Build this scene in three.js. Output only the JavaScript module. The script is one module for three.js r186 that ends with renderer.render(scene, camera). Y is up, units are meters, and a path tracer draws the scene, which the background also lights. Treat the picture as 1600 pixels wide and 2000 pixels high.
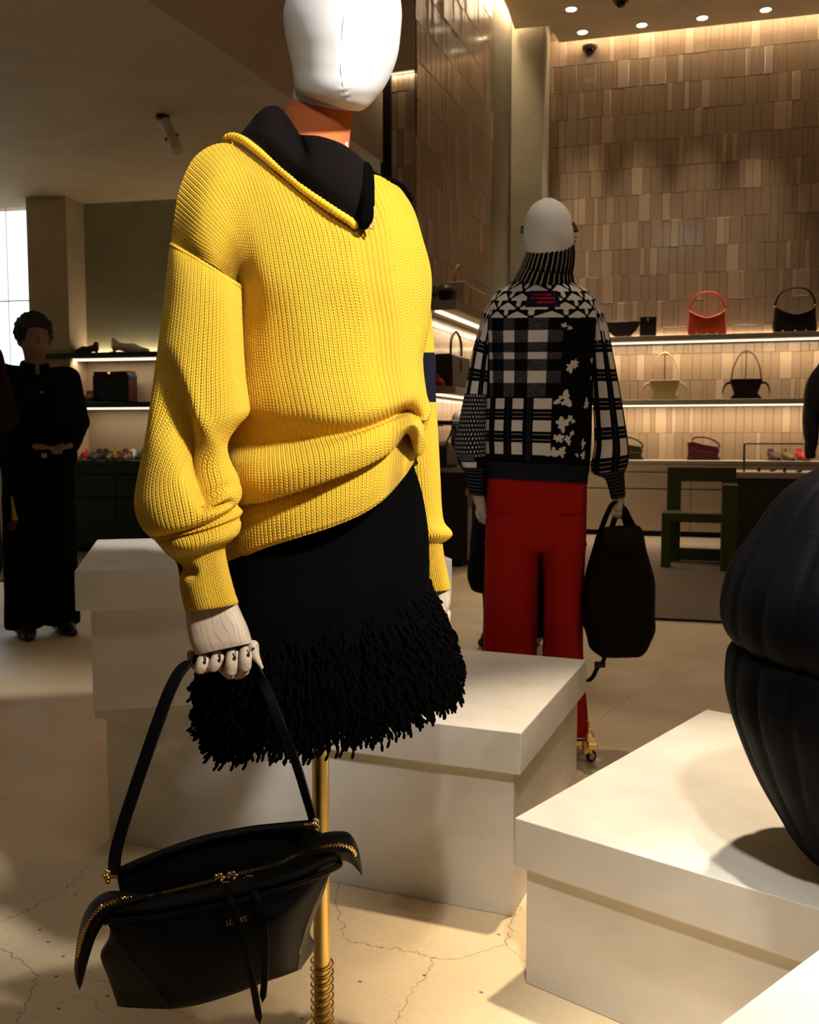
import * as THREE from 'three';
import { mergeGeometries, mergeVertices } from 'three/addons/utils/BufferGeometryUtils.js';
import { RoundedBoxGeometry } from 'three/addons/geometries/RoundedBoxGeometry.js';
import { TextGeometry } from 'three/addons/geometries/TextGeometry.js';
import { FontLoader } from 'three/addons/loaders/FontLoader.js';
import { RectAreaLightUniformsLib } from 'three/addons/lights/RectAreaLightUniformsLib.js';
import { createNoise3D } from 'simplex-noise';

// ---------------------------------------------------------------- camera, light, exposure
const scene = new THREE.Scene();
const F = 1850, CAM_H = 1.035, PITCH = 4.48 * Math.PI / 180;            // focal length in pixels of the 1600 x 2000 frame
const camera = new THREE.PerspectiveCamera(2 * Math.atan(1000 / F) * 180 / Math.PI, 0.8, 0.05, 80);
camera.position.set(0, CAM_H, 0); camera.rotation.x = -PITCH;
camera.focus = 1.5; camera.userData.fStop = 11;
const renderer = new THREE.WebGLRenderer({ antialias: true });
renderer.toneMapping = THREE.LinearToneMapping;
renderer.toneMappingExposure = 1.18;
renderer.shadowMap.enabled = true;
RectAreaLightUniformsLib.init();
scene.background = new THREE.Color(1.5, 1.66, 1.7);                     // overcast daylight outside the shop windows
const WARM = new THREE.Color(1.0, 0.76, 0.5), KEYC = new THREE.Color(1.0, 0.8, 0.56), SOFT = new THREE.Color(1.0, 0.66, 0.36);
function spot(x, y, z, tx, ty, tz, cd, deg, pen, color, r = 3) {
  const l = new THREE.SpotLight(color, cd, 0, deg * Math.PI / 180, pen, 2);
  l.position.set(x, y, z); l.target.position.set(tx, ty, tz); l.castShadow = true; l.shadow.radius = r;
  scene.add(l, l.target); return l;
}
function strip(pos, ry, rx, w, h, nits, color) {                        // soft line of light: a LED strip
  const l = new THREE.RectAreaLight(color, nits, w, h);
  l.position.copy(pos); l.rotation.set(rx, ry, 0, 'YXZ'); scene.add(l); return l;
}
// spotlights out of view, placed by what they light: one on the dressed mannequin from the front right, a low soft one on its head, one on the front plinths, two above the plinths, one on the second mannequin, and wide fill added over the aisle
const NEUT = new THREE.Color(1.0, 0.93, 0.83);
spot(2.75, 4.0, 1.65, -0.12, 1.16, -1.55, 142, 7.8, 0.6, new THREE.Color(1.0, 0.955, 0.9), 12);
spot(0.35, 2.75, 2.85, -0.08, 1.52, -1.52, 15, 6.5, 0.7, new THREE.Color(1.0, 0.97, 0.94), 15);  // unseen low light in front, placed to light head and neck
spot(0.2, 4.9, 1.6, 0.62, 0.3, -1.6, 46, 8.5, 0.7, NEUT, 8);
spot(1.0, 4.9, -2.5, 0.6, 0.35, -1.75, 72, 11, 0.6, KEYC, 4);
spot(0.6, 4.9, -0.6, 0.5, 0.4, -1.05, 70, 8, 0.6, NEUT, 4);
spot(1.3, 5.1, -2.9, 0.6, 1.3, -3.0, 13, 9, 0.6, KEYC, 3);
spot(3.0, 5.1, -4.2, 2.6, 0, -4.4, 4.5, 34, 0.8, KEYC, 3); spot(1.2, 5.1, -5.8, 1.2, 0, -5.9, 4.5, 34, 0.8, KEYC, 3); spot(2.6, 5.1, -1.5, 2.4, 0, -1.5, 7, 34, 0.8, KEYC, 3);  // added wide fill over the aisle, without fixtures
spot(-4.6, 3.15, -6.6, -4.2, 0, -7.2, 3, 48, 0.8, KEYC, 3); spot(-3.6, 3.15, -2.2, -1.4, 0.6, -2.6, 1.6, 36, 0.8, KEYC, 3);  // out of view, placed to light the left wall and stacked plinth

// ---------------------------------------------------------------- helpers
const V = (x, y, z) => new THREE.Vector3(x, y, z);
const rngOf = (s) => () => { s |= 0; s = s + 0x6D2B79F5 | 0; let t = Math.imul(s ^ s >>> 15, 1 | s); t = t + Math.imul(t ^ t >>> 7, 61 | t) ^ t; return ((t ^ t >>> 14) >>> 0) / 4294967296; };
const rnd = rngOf(7), n3 = createNoise3D(rngOf(11));
const clamp = (x, a = 0, b = 1) => Math.min(b, Math.max(a, x)), lerp = (a, b, t) => a + (b - a) * t;
const smooth = (a, b, x) => { const t = clamp((x - a) / (b - a)); return t * t * (3 - 2 * t); };
const CP = Math.cos(PITCH), SP = Math.sin(PITCH);
function at(px, py, d) {                                                // the point at depth d seen at that pixel of the photograph
  const x = (px - 800) / F, y = -(py - 1000) / F, k = d / (CP + y * SP);
  return V(x * k, CAM_H + (y * CP - SP) * k, -d);
}
function hit(px, py, p, n) {                                            // ... on a plane
  const q = at(px, py, 1).sub(camera.position), t = n.dot(p.clone().sub(camera.position)) / n.dot(q);
  return q.multiplyScalar(t).add(camera.position);
}
const taken = {};
function numbered(name) { const k = taken[name] = (taken[name] ?? -1) + 1; return k ? name + '_' + String(k).padStart(3, '0') : name; }
function tag(o, label, category, group, kind) { Object.assign(o.userData, { label, category }); if (group) o.userData.group = group; if (kind) o.userData.kind = kind; return o; }
function thing(name, label, category, pos = V(0, 0, 0), turn = 0, group) {
  const o = new THREE.Group(); o.name = numbered(name); o.position.copy(pos); o.rotation.y = turn; scene.add(o); o.updateMatrixWorld(true);
  return tag(o, label, category, group);
}
function mesh(name, geo, mat, parent = scene, label) {                  // geo in the parent's own axes
  const m = new THREE.Mesh(Array.isArray(geo) ? join(geo) : geo, mat); m.name = parent === scene ? numbered(name) : name;
  m.castShadow = m.receiveShadow = true; parent.add(m); if (label) m.userData.label = label; return m;
}
function wmesh(name, geo, mat, parent, label) {                         // geo in world axes, re-based to the parent
  const g = Array.isArray(geo) ? join(geo) : geo; parent.updateWorldMatrix(true, false);
  g.applyMatrix4(parent.matrixWorld.clone().invert()); return mesh(name, g, mat, parent, label);
}
function struct(name, geo, mat) { const m = mesh(name, geo, mat); m.userData.kind = 'structure'; return m; }
function structGroup(name, pos = V(0, 0, 0), turn = 0) { const o = new THREE.Group(); o.name = name; o.position.copy(pos); o.rotation.y = turn; scene.add(o); o.userData.kind = 'structure'; o.updateMatrixWorld(true); return o; }
function join(list) {
  return mergeGeometries(list.map((g) => {
    const h = g.index ? g.toNonIndexed() : g.clone();
    for (const k of Object.keys(h.attributes)) if (!['position', 'normal', 'uv'].includes(k)) h.deleteAttribute(k);
    if (!h.attributes.uv) h.setAttribute('uv', new THREE.BufferAttribute(new Float32Array(h.attributes.position.count * 2), 2));
    if (!h.attributes.normal) h.computeVertexNormals();
    h.morphAttributes = {}; return h;
  }));
}
const move = (g, x, y, z) => g.translate(x, y, z);
function box(w, h, d, x = 0, y = 0, z = 0, r = 0.003, seg = 2) { return (r ? new RoundedBoxGeometry(w, h, d, seg, r) : new THREE.BoxGeometry(w, h, d)).translate(x, y, z); }
function worldUV(g, s = 1) {                                            // box-wise uv in metres
  const p = g.attributes.position, n = g.attributes.normal, uv = new Float32Array(p.count * 2);
  for (let i = 0; i < p.count; i++) {
    const ax = Math.abs(n.getX(i)), ay = Math.abs(n.getY(i)), az = Math.abs(n.getZ(i));
    const [a, b] = ay > ax && ay > az ? [p.getX(i), p.getZ(i)] : ax > az ? [p.getZ(i), p.getY(i)] : [p.getX(i), p.getY(i)];
    uv[2 * i] = a * s; uv[2 * i + 1] = b * s;
  }
  g.setAttribute('uv', new THREE.BufferAttribute(uv, 2)); return g;
}
function slab(pts, y0, y1) {                                            // plan polygon [[x, z], ...] from y0 to y1
  const s = new THREE.Shape(pts.map(([x, z]) => new THREE.Vector2(x, -z)));
  const g = new THREE.ExtrudeGeometry(s, { depth: y1 - y0, bevelEnabled: false }); g.rotateX(-Math.PI / 2); g.translate(0, y0, 0);
  return worldUV(g);
}
function wallSlab(a, b, thick, y0, y1) {                                // wall from a to b ([x, z]); thickness to the left-hand side of a -> b
  const dx = b[0] - a[0], dz = b[1] - a[1], l = Math.hypot(dx, dz), nx = dz / l * thick, nz = -dx / l * thick;
  return slab([[a[0], a[1]], [b[0], b[1]], [b[0] + nx, b[1] + nz], [a[0] + nx, a[1] + nz]], y0, y1);
}
function tubeAt(pts, r, n = 24, rad = 10, closed = false) {             // swept tube, radius number or function of t
  const c = new THREE.CatmullRomCurve3(pts, closed, 'centripetal'), g = new THREE.TubeGeometry(c, n, 1, rad, closed);
  const p = g.attributes.position, row = rad + 1;
  for (let i = 0; i <= n; i++) {
    const ctr = c.getPointAt(closed ? (i / n) % 1 : i / n), rr = typeof r === 'function' ? r(i / n) : r;
    for (let j = 0; j < row; j++) { const k = i * row + j; p.setXYZ(k, ctr.x + (p.getX(k) - ctr.x) * rr, ctr.y + (p.getY(k) - ctr.y) * rr, ctr.z + (p.getZ(k) - ctr.z) * rr); }
  }
  g.computeVertexNormals(); if (closed) return g;
  const caps = [0, n].map((i) => { const rr = typeof r === 'function' ? r(i / n) : r; const s = new THREE.SphereGeometry(Math.max(rr, 1e-4) * 0.995, rad, 6); const q = c.getPointAt(i / n); return s.translate(q.x, q.y, q.z); });
  return join([g, ...caps]);
}
function ribbon(pts, wdir, w, th, n = 40) {                             // flat strap along pts; wdir its width direction; w number or fn
  const c = new THREE.CatmullRomCurve3(pts, false, 'centripetal'), P = [], I = [];
  for (let i = 0; i <= n; i++) {
    const t = i / n, q = c.getPointAt(t), tg = c.getTangentAt(t), wd = (typeof wdir === 'function' ? wdir(t) : wdir).clone();
    wd.addScaledVector(tg, -wd.dot(tg)).normalize(); const nn = tg.clone().cross(wd).normalize(), ww = typeof w === 'function' ? w(t) : w;
    for (const [a, b] of [[-1, -0.6], [-0.85, -1], [0.85, -1], [1, -0.6], [1, 0.6], [0.85, 1], [-0.85, 1], [-1, 0.6]]) { const v = q.clone().addScaledVector(wd, a * ww / 2).addScaledVector(nn, b * th / 2); P.push(v.x, v.y, v.z); }
  }
  for (let i = 0; i < n; i++) for (let j = 0; j < 8; j++) { const a = i * 8 + j, b = i * 8 + (j + 1) % 8, c2 = a + 8, d = b + 8; I.push(a, c2, b, b, c2, d); }
  for (const o of [0, n * 8]) for (let j = 1; j < 7; j++) o ? I.push(o, o + j + 1, o + j) : I.push(o, o + j, o + j + 1);
  const g = new THREE.BufferGeometry(); g.setAttribute('position', new THREE.Float32BufferAttribute(P, 3)); g.setIndex(I); g.computeVertexNormals();
  return g;
}
// sculpted surface: fn(s, t) gives [px, py, z] (z metres in front of the plane at depth D); disp(s, t, px, py, len) metres along the normal
function sculpt(fn, nu, nv, { D = 1.54, closed = false, disp, uS = 1, vS = 1, flip = false } = {}) {
  const W = nu + 1, pos = new Float32Array(W * (nv + 1) * 3), uv = new Float32Array(W * (nv + 1) * 2), pix = [];
  for (let j = 0; j <= nv; j++) for (let i = 0; i <= nu; i++) {
    const q = fn(i / nu, j / nv), v = at(q[0], q[1], D - q[2]), k = j * W + i; pos.set([v.x, v.y, v.z], k * 3); pix.push(q);
  }
  const idx = []; for (let j = 0; j < nv; j++) for (let i = 0; i < nu; i++) { const a = j * W + i, b = a + 1, c = a + W, d = c + 1; flip ? idx.push(a, b, c, b, d, c) : idx.push(a, c, b, b, c, d); }
  const g = new THREE.BufferGeometry(); g.setAttribute('position', new THREE.BufferAttribute(pos, 3)); g.setIndex(idx);
  const weld = () => { if (!closed) return; const n = g.attributes.normal; for (let j = 0; j <= nv; j++) { const a = j * W, b = a + nu; const v = V(n.getX(a) + n.getX(b), n.getY(a) + n.getY(b), n.getZ(a) + n.getZ(b)).normalize(); n.setXYZ(a, v.x, v.y, v.z); n.setXYZ(b, v.x, v.y, v.z); } };
  g.computeVertexNormals(); weld();
  for (let i = 0; i <= nu; i++) { let l = 0; for (let j = 0; j <= nv; j++) { const k = j * W + i; if (j) l += Math.hypot(pos[3 * k] - pos[3 * (k - W)], pos[3 * k + 1] - pos[3 * (k - W) + 1], pos[3 * k + 2] - pos[3 * (k - W) + 2]); uv[2 * k] = i / nu * uS; uv[2 * k + 1] = l * vS; } }
  g.setAttribute('uv', new THREE.BufferAttribute(uv, 2));
  if (disp) {
    const n = g.attributes.normal, out = pos.slice();
    for (let j = 0; j <= nv; j++) for (let i = 0; i <= nu; i++) { const k = j * W + i, d = disp(i / nu, j / nv, pix[k][0], pix[k][1], uv[2 * k + 1] / vS); out[3 * k] += n.getX(k) * d; out[3 * k + 1] += n.getY(k) * d; out[3 * k + 2] += n.getZ(k) * d; }
    pos.set(out); g.computeVertexNormals(); weld();
  }
  return g;
}
const cr = (a, b, c, d, t) => 0.5 * (2 * b + (c - a) * t + (2 * a - 5 * b + 4 * c - d) * t * t + (3 * b - a - 3 * c + d) * t * t * t);
function crRow(rows, t, out) {                                          // Catmull-Rom through rows of numbers
  const n = rows.length - 1, x = clamp(t) * n, i = Math.min(n - 1, Math.floor(x)), f = x - i, m = rows[0].length;
  const p1 = rows[i], p2 = rows[i + 1], p0 = rows[i - 1], p3 = rows[i + 2]; out = out || new Array(m);
  for (let k = 0; k < m; k++) out[k] = cr(p0 ? p0[k] : 2 * p1[k] - p2[k], p1[k], p2[k], p3 ? p3[k] : 2 * p2[k] - p1[k], f);
  return out;
}
function gridFn(ctrl) {                                                 // ctrl[row][col] = [px, py, z]; s across columns, t down rows
  let lastT = -1, row = null;
  const flat = ctrl.map((r) => r.flat());
  return (s, t) => { if (t !== lastT) { const f = crRow(flat, t); row = []; for (let i = 0; i < f.length; i += 3) row.push([f[i], f[i + 1], f[i + 2]]); lastT = t; } return crRow(row, s).slice(); };
}
function loopFn(rows, pw = 2) {                                         // rows: [Lx, Ly, Rx, Ry, zc, rz, sag]; s = 0 left, .25 front, .5 right, .75 back
  let lastT = -1, r = null;
  return (s, t) => {
    if (t !== lastT) { r = crRow(rows, t); lastT = t; }
    const a = s * 2 * Math.PI, c0 = Math.cos(a), s0 = Math.sin(a), e = 2 / pw, c = Math.sign(c0) * Math.abs(c0) ** e, q = Math.sign(s0) * Math.abs(s0) ** e;
    return [lerp(r[0], r[2], (1 - c) / 2), lerp(r[1], r[3], (1 - c) / 2) + r[6] * q, r[4] + r[5] * q];
  };
}
function surfaceNets(f, lo, hi, cell) {                                 // smooth mesh of f < 0
  const n = [0, 1, 2].map((k) => Math.ceil((hi[k] - lo[k]) / cell) + 1), [nx, ny, nz] = n, val = new Float32Array(nx * ny * nz);
  for (let k = 0, q = 0; k < nz; k++) for (let j = 0; j < ny; j++) for (let i = 0; i < nx; i++) val[q++] = f(lo[0] + i * cell, lo[1] + j * cell, lo[2] + k * cell);
  const id = new Int32Array(nx * ny * nz).fill(-1), P = [], I = [], at3 = (i, j, k) => i + nx * (j + ny * k);
  for (let k = 0; k < nz - 1; k++) for (let j = 0; j < ny - 1; j++) for (let i = 0; i < nx - 1; i++) {
    let m = 0, cx = 0, cy = 0, cz = 0, cnt = 0; const b = at3(i, j, k), v = [];
    for (let c = 0; c < 8; c++) { v[c] = val[b + (c & 1) + nx * ((c >> 1 & 1) + ny * (c >> 2))]; if (v[c] < 0) m |= 1 << c; }
    if (m === 0 || m === 255) continue;
    for (let c = 0; c < 8; c++) for (const ax of [1, 2, 4]) if (!(c & ax)) { const d = c | ax; if ((v[c] < 0) !== (v[d] < 0)) { const t = v[c] / (v[c] - v[d]); cx += (c & 1) + (ax === 1 ? t : 0); cy += (c >> 1 & 1) + (ax === 2 ? t : 0); cz += (c >> 2) + (ax === 4 ? t : 0); cnt++; } }
    id[b] = P.length / 3; P.push(lo[0] + (i + cx / cnt) * cell, lo[1] + (j + cy / cnt) * cell, lo[2] + (k + cz / cnt) * cell);
  }
  const quad = (a, b, c, d, fl) => fl ? I.push(a, b, c, a, c, d) : I.push(a, c, b, a, d, c);
  for (let k = 1; k < nz - 1; k++) for (let j = 1; j < ny - 1; j++) for (let i = 1; i < nx - 1; i++) {
    const b = at3(i, j, k), s = val[b] < 0;
    if (s !== val[b + 1] < 0) quad(id[at3(i, j - 1, k - 1)], id[at3(i, j, k - 1)], id[b], id[at3(i, j - 1, k)], s);
    if (s !== val[b + nx] < 0) quad(id[at3(i - 1, j, k - 1)], id[at3(i - 1, j, k)], id[b], id[at3(i, j, k - 1)], s);
    if (s !== val[b + nx * ny] < 0) quad(id[at3(i - 1, j - 1, k)], id[at3(i, j - 1, k)], id[b], id[at3(i - 1, j, k)], s);
  }
  const g = new THREE.BufferGeometry(); g.setAttribute('position', new THREE.Float32BufferAttribute(P, 3)); g.setIndex(I); g.computeVertexNormals(); return g;
}
function capsule(x, y, z, a, b, ra, rb) {                               // distance to a tapered capsule, a and b [x, y, z]
  const dx = b[0] - a[0], dy = b[1] - a[1], dz = b[2] - a[2], l = dx * dx + dy * dy + dz * dz || 1e-9;
  const t = clamp(((x - a[0]) * dx + (y - a[1]) * dy + (z - a[2]) * dz) / l);
  return Math.hypot(x - a[0] - dx * t, y - a[1] - dy * t, z - a[2] - dz * t) - lerp(ra, rb, t);
}
const ellip = (x, y, z, c, r) => { const k = Math.hypot((x - c[0]) / r[0], (y - c[1]) / r[1], (z - c[2]) / r[2]); return (k - 1) * Math.min(...r); };
const smin = (a, b, k) => { const h = clamp(0.5 + 0.5 * (b - a) / k); return lerp(b, a, h) - k * h * (1 - h); };

// ---------------------------------------------------------------- textures and materials
function dataTex(w, h, fn, srgb, rx = 1, ry = 1) {
  const d = new Uint8Array(w * h * 4);
  for (let y = 0, k = 0; y < h; y++) for (let x = 0; x < w; x++, k += 4) { const c = fn(x / w, y / h, x, y); d[k] = clamp(c[0] ?? c) * 255; d[k + 1] = clamp(c[1] ?? c) * 255; d[k + 2] = clamp(c[2] ?? c) * 255; d[k + 3] = 255; }
  const t = new THREE.DataTexture(d, w, h); t.wrapS = t.wrapT = THREE.RepeatWrapping; t.magFilter = THREE.LinearFilter; t.minFilter = THREE.LinearMipmapLinearFilter; t.generateMipmaps = true;
  if (srgb) t.colorSpace = THREE.SRGBColorSpace; t.repeat.set(rx, ry); t.needsUpdate = true; return t;
}
const tnoise = (u, v, s, z = 0) => { const a = u * 2 * Math.PI, b = v * 2 * Math.PI, r = s / (2 * Math.PI); return n3(Math.cos(a) * r + 31 * z, Math.sin(a) * r + Math.cos(b) * r * 1.3, Math.sin(b) * r * 1.3 + z); };
const fbm = (u, v, s, z = 0) => tnoise(u, v, s, z) * 0.55 + tnoise(u, v, s * 2.1, z + 3) * 0.28 + tnoise(u, v, s * 4.3, z + 7) * 0.17;
const std = (color, roughness = 0.6, o = {}) => new THREE.MeshStandardMaterial({ color, roughness, side: THREE.DoubleSide, ...o });
const phys = (color, roughness = 0.6, o = {}) => new THREE.MeshPhysicalMaterial({ color, roughness, side: THREE.DoubleSide, ...o });
const glow = (r, g, b) => new THREE.MeshStandardMaterial({ color: 0x000000, emissive: new THREE.Color(r, g, b), roughness: 1 });
const grainTex = dataTex(256, 256, (u, v) => 0.5 + 0.35 * fbm(u, v, 30) + 0.25 * (rnd() - 0.5), false);
const plasterTex = dataTex(512, 512, (u, v) => { const n = 0.93 + 0.05 * fbm(u, v, 5, 2) + 0.025 * fbm(u, v, 22, 5); return [n, n, n * 0.99]; }, true, 0.4, 0.4);
const knitTex = dataTex(48, 48, (u, v) => {                             // one wale, one stitch: two leaning legs of yarn
  const leg = (c, k) => { const x = Math.abs(u - c), yy = (v + k * (u - c) * 1.6 + 4) % 1, d = Math.hypot(x / 0.27, (yy - 0.5) / 0.56); return clamp(1 - d * d); };
  return 0.15 + 0.85 * Math.max(leg(0.27, 1), leg(0.73, -1)); }, false);
const clothTex = dataTex(128, 128, (u, v) => 0.5 + 0.25 * Math.sin(u * 64 * Math.PI) * Math.sin(v * 64 * Math.PI) + 0.2 * (rnd() - 0.5), false, 20, 20);
const leatherTex = dataTex(256, 256, (u, v) => 0.55 + 0.4 * Math.abs(tnoise(u, v, 60, 1)) - 0.3 * Math.abs(tnoise(u, v, 110, 4)), false, 10, 10);
const woodTex = dataTex(256, 512, (u, v) => {
  const w = u + 0.02 * tnoise(u, v, 3, 1) + 0.012 * Math.sin(v * 5), r = Math.abs(Math.sin(w * 53 + 1.6 * tnoise(u, v, 2.2, 9))), line = (1 - smooth(0.02, 0.22, r)) * (0.55 + 0.45 * tnoise(u * 3, v, 4, 2)), fine = 0.5 + 0.5 * tnoise(u, v * 0.15, 70, 3);
  const k = 1 - 0.42 * clamp(line) - 0.07 * fine; return [0.8 * k, 0.71 * k, 0.61 * k]; }, true);
const M = {
  yellow: phys(new THREE.Color(0.82, 0.487, 0.022), 0.85, { bumpMap: knitTex, bumpScale: 0.0019, sheen: 0.35, sheenRoughness: 0.6, sheenColor: new THREE.Color(0.9, 0.7, 0.25) }),
  brownKnit: phys(new THREE.Color(0.006, 0.003, 0.0026), 0.9, { specularIntensity: 0.25, bumpMap: knitTex, bumpScale: 0.0008 }),
  navyKnit: phys(new THREE.Color(0.006, 0.007, 0.018), 0.9, { bumpMap: knitTex, bumpScale: 0.0008, specularIntensity: 0.3 }),
  blackCloth: phys(new THREE.Color(0.0014, 0.0014, 0.0014), 0.95, { specularIntensity: 0.06 }), orange: std(new THREE.Color(0.75, 0.19, 0.05), 0.9, { bumpMap: clothTex, bumpScale: 0.0004 }),
  headCloth: std(new THREE.Color(0.86, 0.85, 0.83), 0.85, { bumpMap: clothTex, bumpScale: 0.0003 }), whitePaint: std(new THREE.Color(0.8, 0.79, 0.76), 0.5),
  wood: std(0xffffff, 0.6, { map: woodTex }), brass: std(new THREE.Color(0.78, 0.56, 0.2), 0.28, { metalness: 1 }), gold: std(new THREE.Color(0.9, 0.62, 0.25), 0.18, { metalness: 1 }), goldFoil: std(new THREE.Color(0.75, 0.52, 0.22), 0.45, { metalness: 0.6 }),
  steel: std(new THREE.Color(0.55, 0.55, 0.55), 0.3, { metalness: 1 }), darkHole: std(0x050403, 0.9),
  leather: phys(new THREE.Color(0.002, 0.002, 0.0022), 0.4, { bumpMap: leatherTex, bumpScale: 0.0002, specularIntensity: 0.36 }), leatherIn: phys(new THREE.Color(0.002, 0.002, 0.002), 0.8, { specularIntensity: 0.2 }),
  plinth: std(new THREE.Color(0.78, 0.74, 0.68), 0.55, { map: plasterTex }), 
};
// ---------------------------------------------------------------- the shop: floor, ceilings, walls
const floorTex = (() => {                                               // cracked, polished cement screed
  const N = 2048, c = document.createElement('canvas'); c.width = c.height = N; const g = c.getContext('2d');
  const im = g.createImageData(N, N), d = im.data;
  for (let y = 0, k = 0; y < N; y++) for (let x = 0; x < N; x++, k += 4) {
    const u = x / N * 3.2, v = y / N * 3.2, n = 0.5 * n3(u * 1.1, v * 1.1, 1) + 0.3 * n3(u * 3.1, v * 2.9, 4) + 0.2 * n3(u * 9, v * 9, 8), f = n3(u * 60, v * 60, 2), m = 1 + 0.055 * n + 0.018 * f;
    d[k] = 222 * m; d[k + 1] = 199 * m * (1 - 0.012 * n); d[k + 2] = 161 * m * (1 - 0.03 * n); d[k + 3] = 255;
  }
  g.putImageData(im, 0, 0);
  const up = V(0, 1, 0), X = (px, py) => { const p = hit(px, py, V(0, 0, 0), up); return [(p.x + 1.6) / 3.2 * N, (p.z + 4.0) / 3.2 * N]; };
  const r = rngOf(5);
  const crack = (pts, w, a) => { g.strokeStyle = `rgba(84,66,42,${a})`; g.lineJoin = 'round'; let [x0, y0] = X(...pts[0]); for (let i = 1; i < pts.length; i++) { const [x1, y1] = X(...pts[i]), n = 9; for (let k = 1; k <= n; k++) { const x = lerp(X(...pts[i - 1])[0], x1, k / n) + (k < n ? (r() - 0.5) * 9 : 0), y = lerp(X(...pts[i - 1])[1], y1, k / n) + (k < n ? (r() - 0.5) * 9 : 0); g.lineWidth = w * (0.5 + r()); g.beginPath(); g.moveTo(x0, y0); g.lineTo(x, y); g.stroke(); x0 = x; y0 = y; } } };
  crack([[660, 1722], [658, 1760], [665, 1800], [680, 1838], [735, 1848], [800, 1858], [845, 1872], [900, 1872], [990, 1845], [1000, 1800], [1015, 1770]], 1.5, 0.42);
  crack([[848, 1870], [830, 1905], [795, 1950], [775, 2000]], 1.3, 0.36); crack([[990, 1845], [1035, 1890]], 1.3, 0.36);
  crack([[0, 1802], [60, 1775], [120, 1740], [155, 1715], [170, 1690]], 1.5, 0.42); crack([[2, 1853], [75, 1905], [48, 1960], [30, 2000]], 1.5, 0.42);
  crack([[60, 1990], [160, 1940], [225, 1988]], 1.3, 0.3); crack([[160, 1895], [250, 1935], [345, 1975], [400, 2000]], 1.3, 0.3);
  crack([[0, 1560], [80, 1545], [190, 1530]], 1.4, 0.3); crack([[1150, 1420], [1230, 1360], [1300, 1330], [1420, 1350]], 1.8, 0.35); crack([[1180, 1340], [1250, 1372], [1330, 1395]], 1.6, 0.3);
  g.fillStyle = 'rgba(60,45,28,0.75)';
  for (const [px, py] of [[78, 1816], [94, 1840], [124, 1868], [147, 1747], [210, 1945], [115, 1970], [829, 1905], [703, 1917], [940, 1938], [590, 1990], [974, 1825], [110, 1907]]) { const [x, y] = X(px, py); g.beginPath(); g.ellipse(x, y, 2.6, 1.7, 0.4, 0, 7); g.fill(); }
  const t = new THREE.CanvasTexture(c); t.colorSpace = THREE.SRGBColorSpace; t.wrapS = t.wrapT = THREE.MirroredRepeatWrapping; t.flipY = false; return t;
})();
const floorGloss = dataTex(256, 256, (u, v) => 0.62 + 0.2 * fbm(u, v, 9, 3), false);
{
  const g = new THREE.BoxGeometry(16, 0.2, 17).translate(-1, -0.1, -4.5), p = g.attributes.position, uv = g.attributes.uv;
  for (let i = 0; i < p.count; i++) uv.setXY(i, (p.getX(i) + 1.6) / 3.2, (p.getZ(i) + 4.0) / 3.2);
  struct('floor', g, std(0xffffff, 0.85, { map: floorTex, roughnessMap: floorGloss }));
}
const paint = (r, g, b, o = {}) => std(new THREE.Color(r, g, b), 0.85, { map: plasterTex, ...o });
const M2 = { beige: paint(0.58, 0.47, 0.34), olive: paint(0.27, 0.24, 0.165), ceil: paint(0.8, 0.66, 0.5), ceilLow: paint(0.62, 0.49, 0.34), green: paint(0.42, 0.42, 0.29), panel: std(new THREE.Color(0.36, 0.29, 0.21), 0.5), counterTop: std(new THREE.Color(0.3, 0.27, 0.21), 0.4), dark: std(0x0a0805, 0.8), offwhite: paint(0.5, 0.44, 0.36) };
const uL = [0.365, -0.931];                                             // the partition runs this way, away from the camera
// lower ceiling on the left with the face of its step, and the upper ceiling
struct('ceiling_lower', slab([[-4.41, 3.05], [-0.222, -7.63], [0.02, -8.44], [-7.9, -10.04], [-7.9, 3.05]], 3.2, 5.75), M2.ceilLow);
const CEIL = structGroup('ceiling');
mesh('ceiling_board', slab([[-4.3, 3.0], [0.17, -7.62], [0.93, -9.62], [1.1, -10.28], [1.46, -10.2], [1.62, -10.62], [4.68, -9.78], [5.0, 3.0]], 5.3, 5.4), M2.ceil, CEIL);
mesh('ceiling_slab', slab([[-4.6, 3.2], [-0.4, -7.5], [0.6, -11.2], [5.2, -10.5], [5.3, 3.2]], 5.75, 5.95), M2.ceil, CEIL);
const bwDir = V(0.9635, 0, 0.2678), bwN = V(-0.2678, 0, 0.9635), bw0 = V(1.58, 0, -10.82), bwTurn = -Math.atan2(0.2678, 0.9635);
const onBack = (px, py, off) => hit(px, py, bw0.clone().addScaledVector(bwN, off), bwN);
const ltA = V(0.05, 0, -7.6), ltDir = V(0.346, 0, -0.938), ltN = V(0.938, 0, 0.346);
// LED lines hidden in the gap above the ceiling edge
{
  const a = bw0.clone().addScaledVector(bwDir, 1.65).addScaledVector(bwN, 0.1).setY(5.5);
  strip(a, bwTurn, -Math.PI / 2, 3.1, 0.06, 44, WARM); mesh('led_strip', box(3.1, 0.015, 0.06, 0, 0, 0, 0).rotateY(bwTurn).translate(a.x, a.y + 0.012, a.z), glow(3, 2.2, 1.3), CEIL);
  const b = ltA.clone().addScaledVector(ltDir, 1.5).addScaledVector(ltN, 0.06).setY(5.5), t2 = Math.atan2(-ltDir.z, ltDir.x);
  strip(b, t2, -Math.PI / 2, 2.9, 0.05, 105, WARM); mesh('led_strip', box(2.9, 0.015, 0.05, 0, 0, 0, 0).rotateY(t2).translate(b.x, b.y + 0.012, b.z), glow(3, 2.2, 1.3), CEIL);
}
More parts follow.
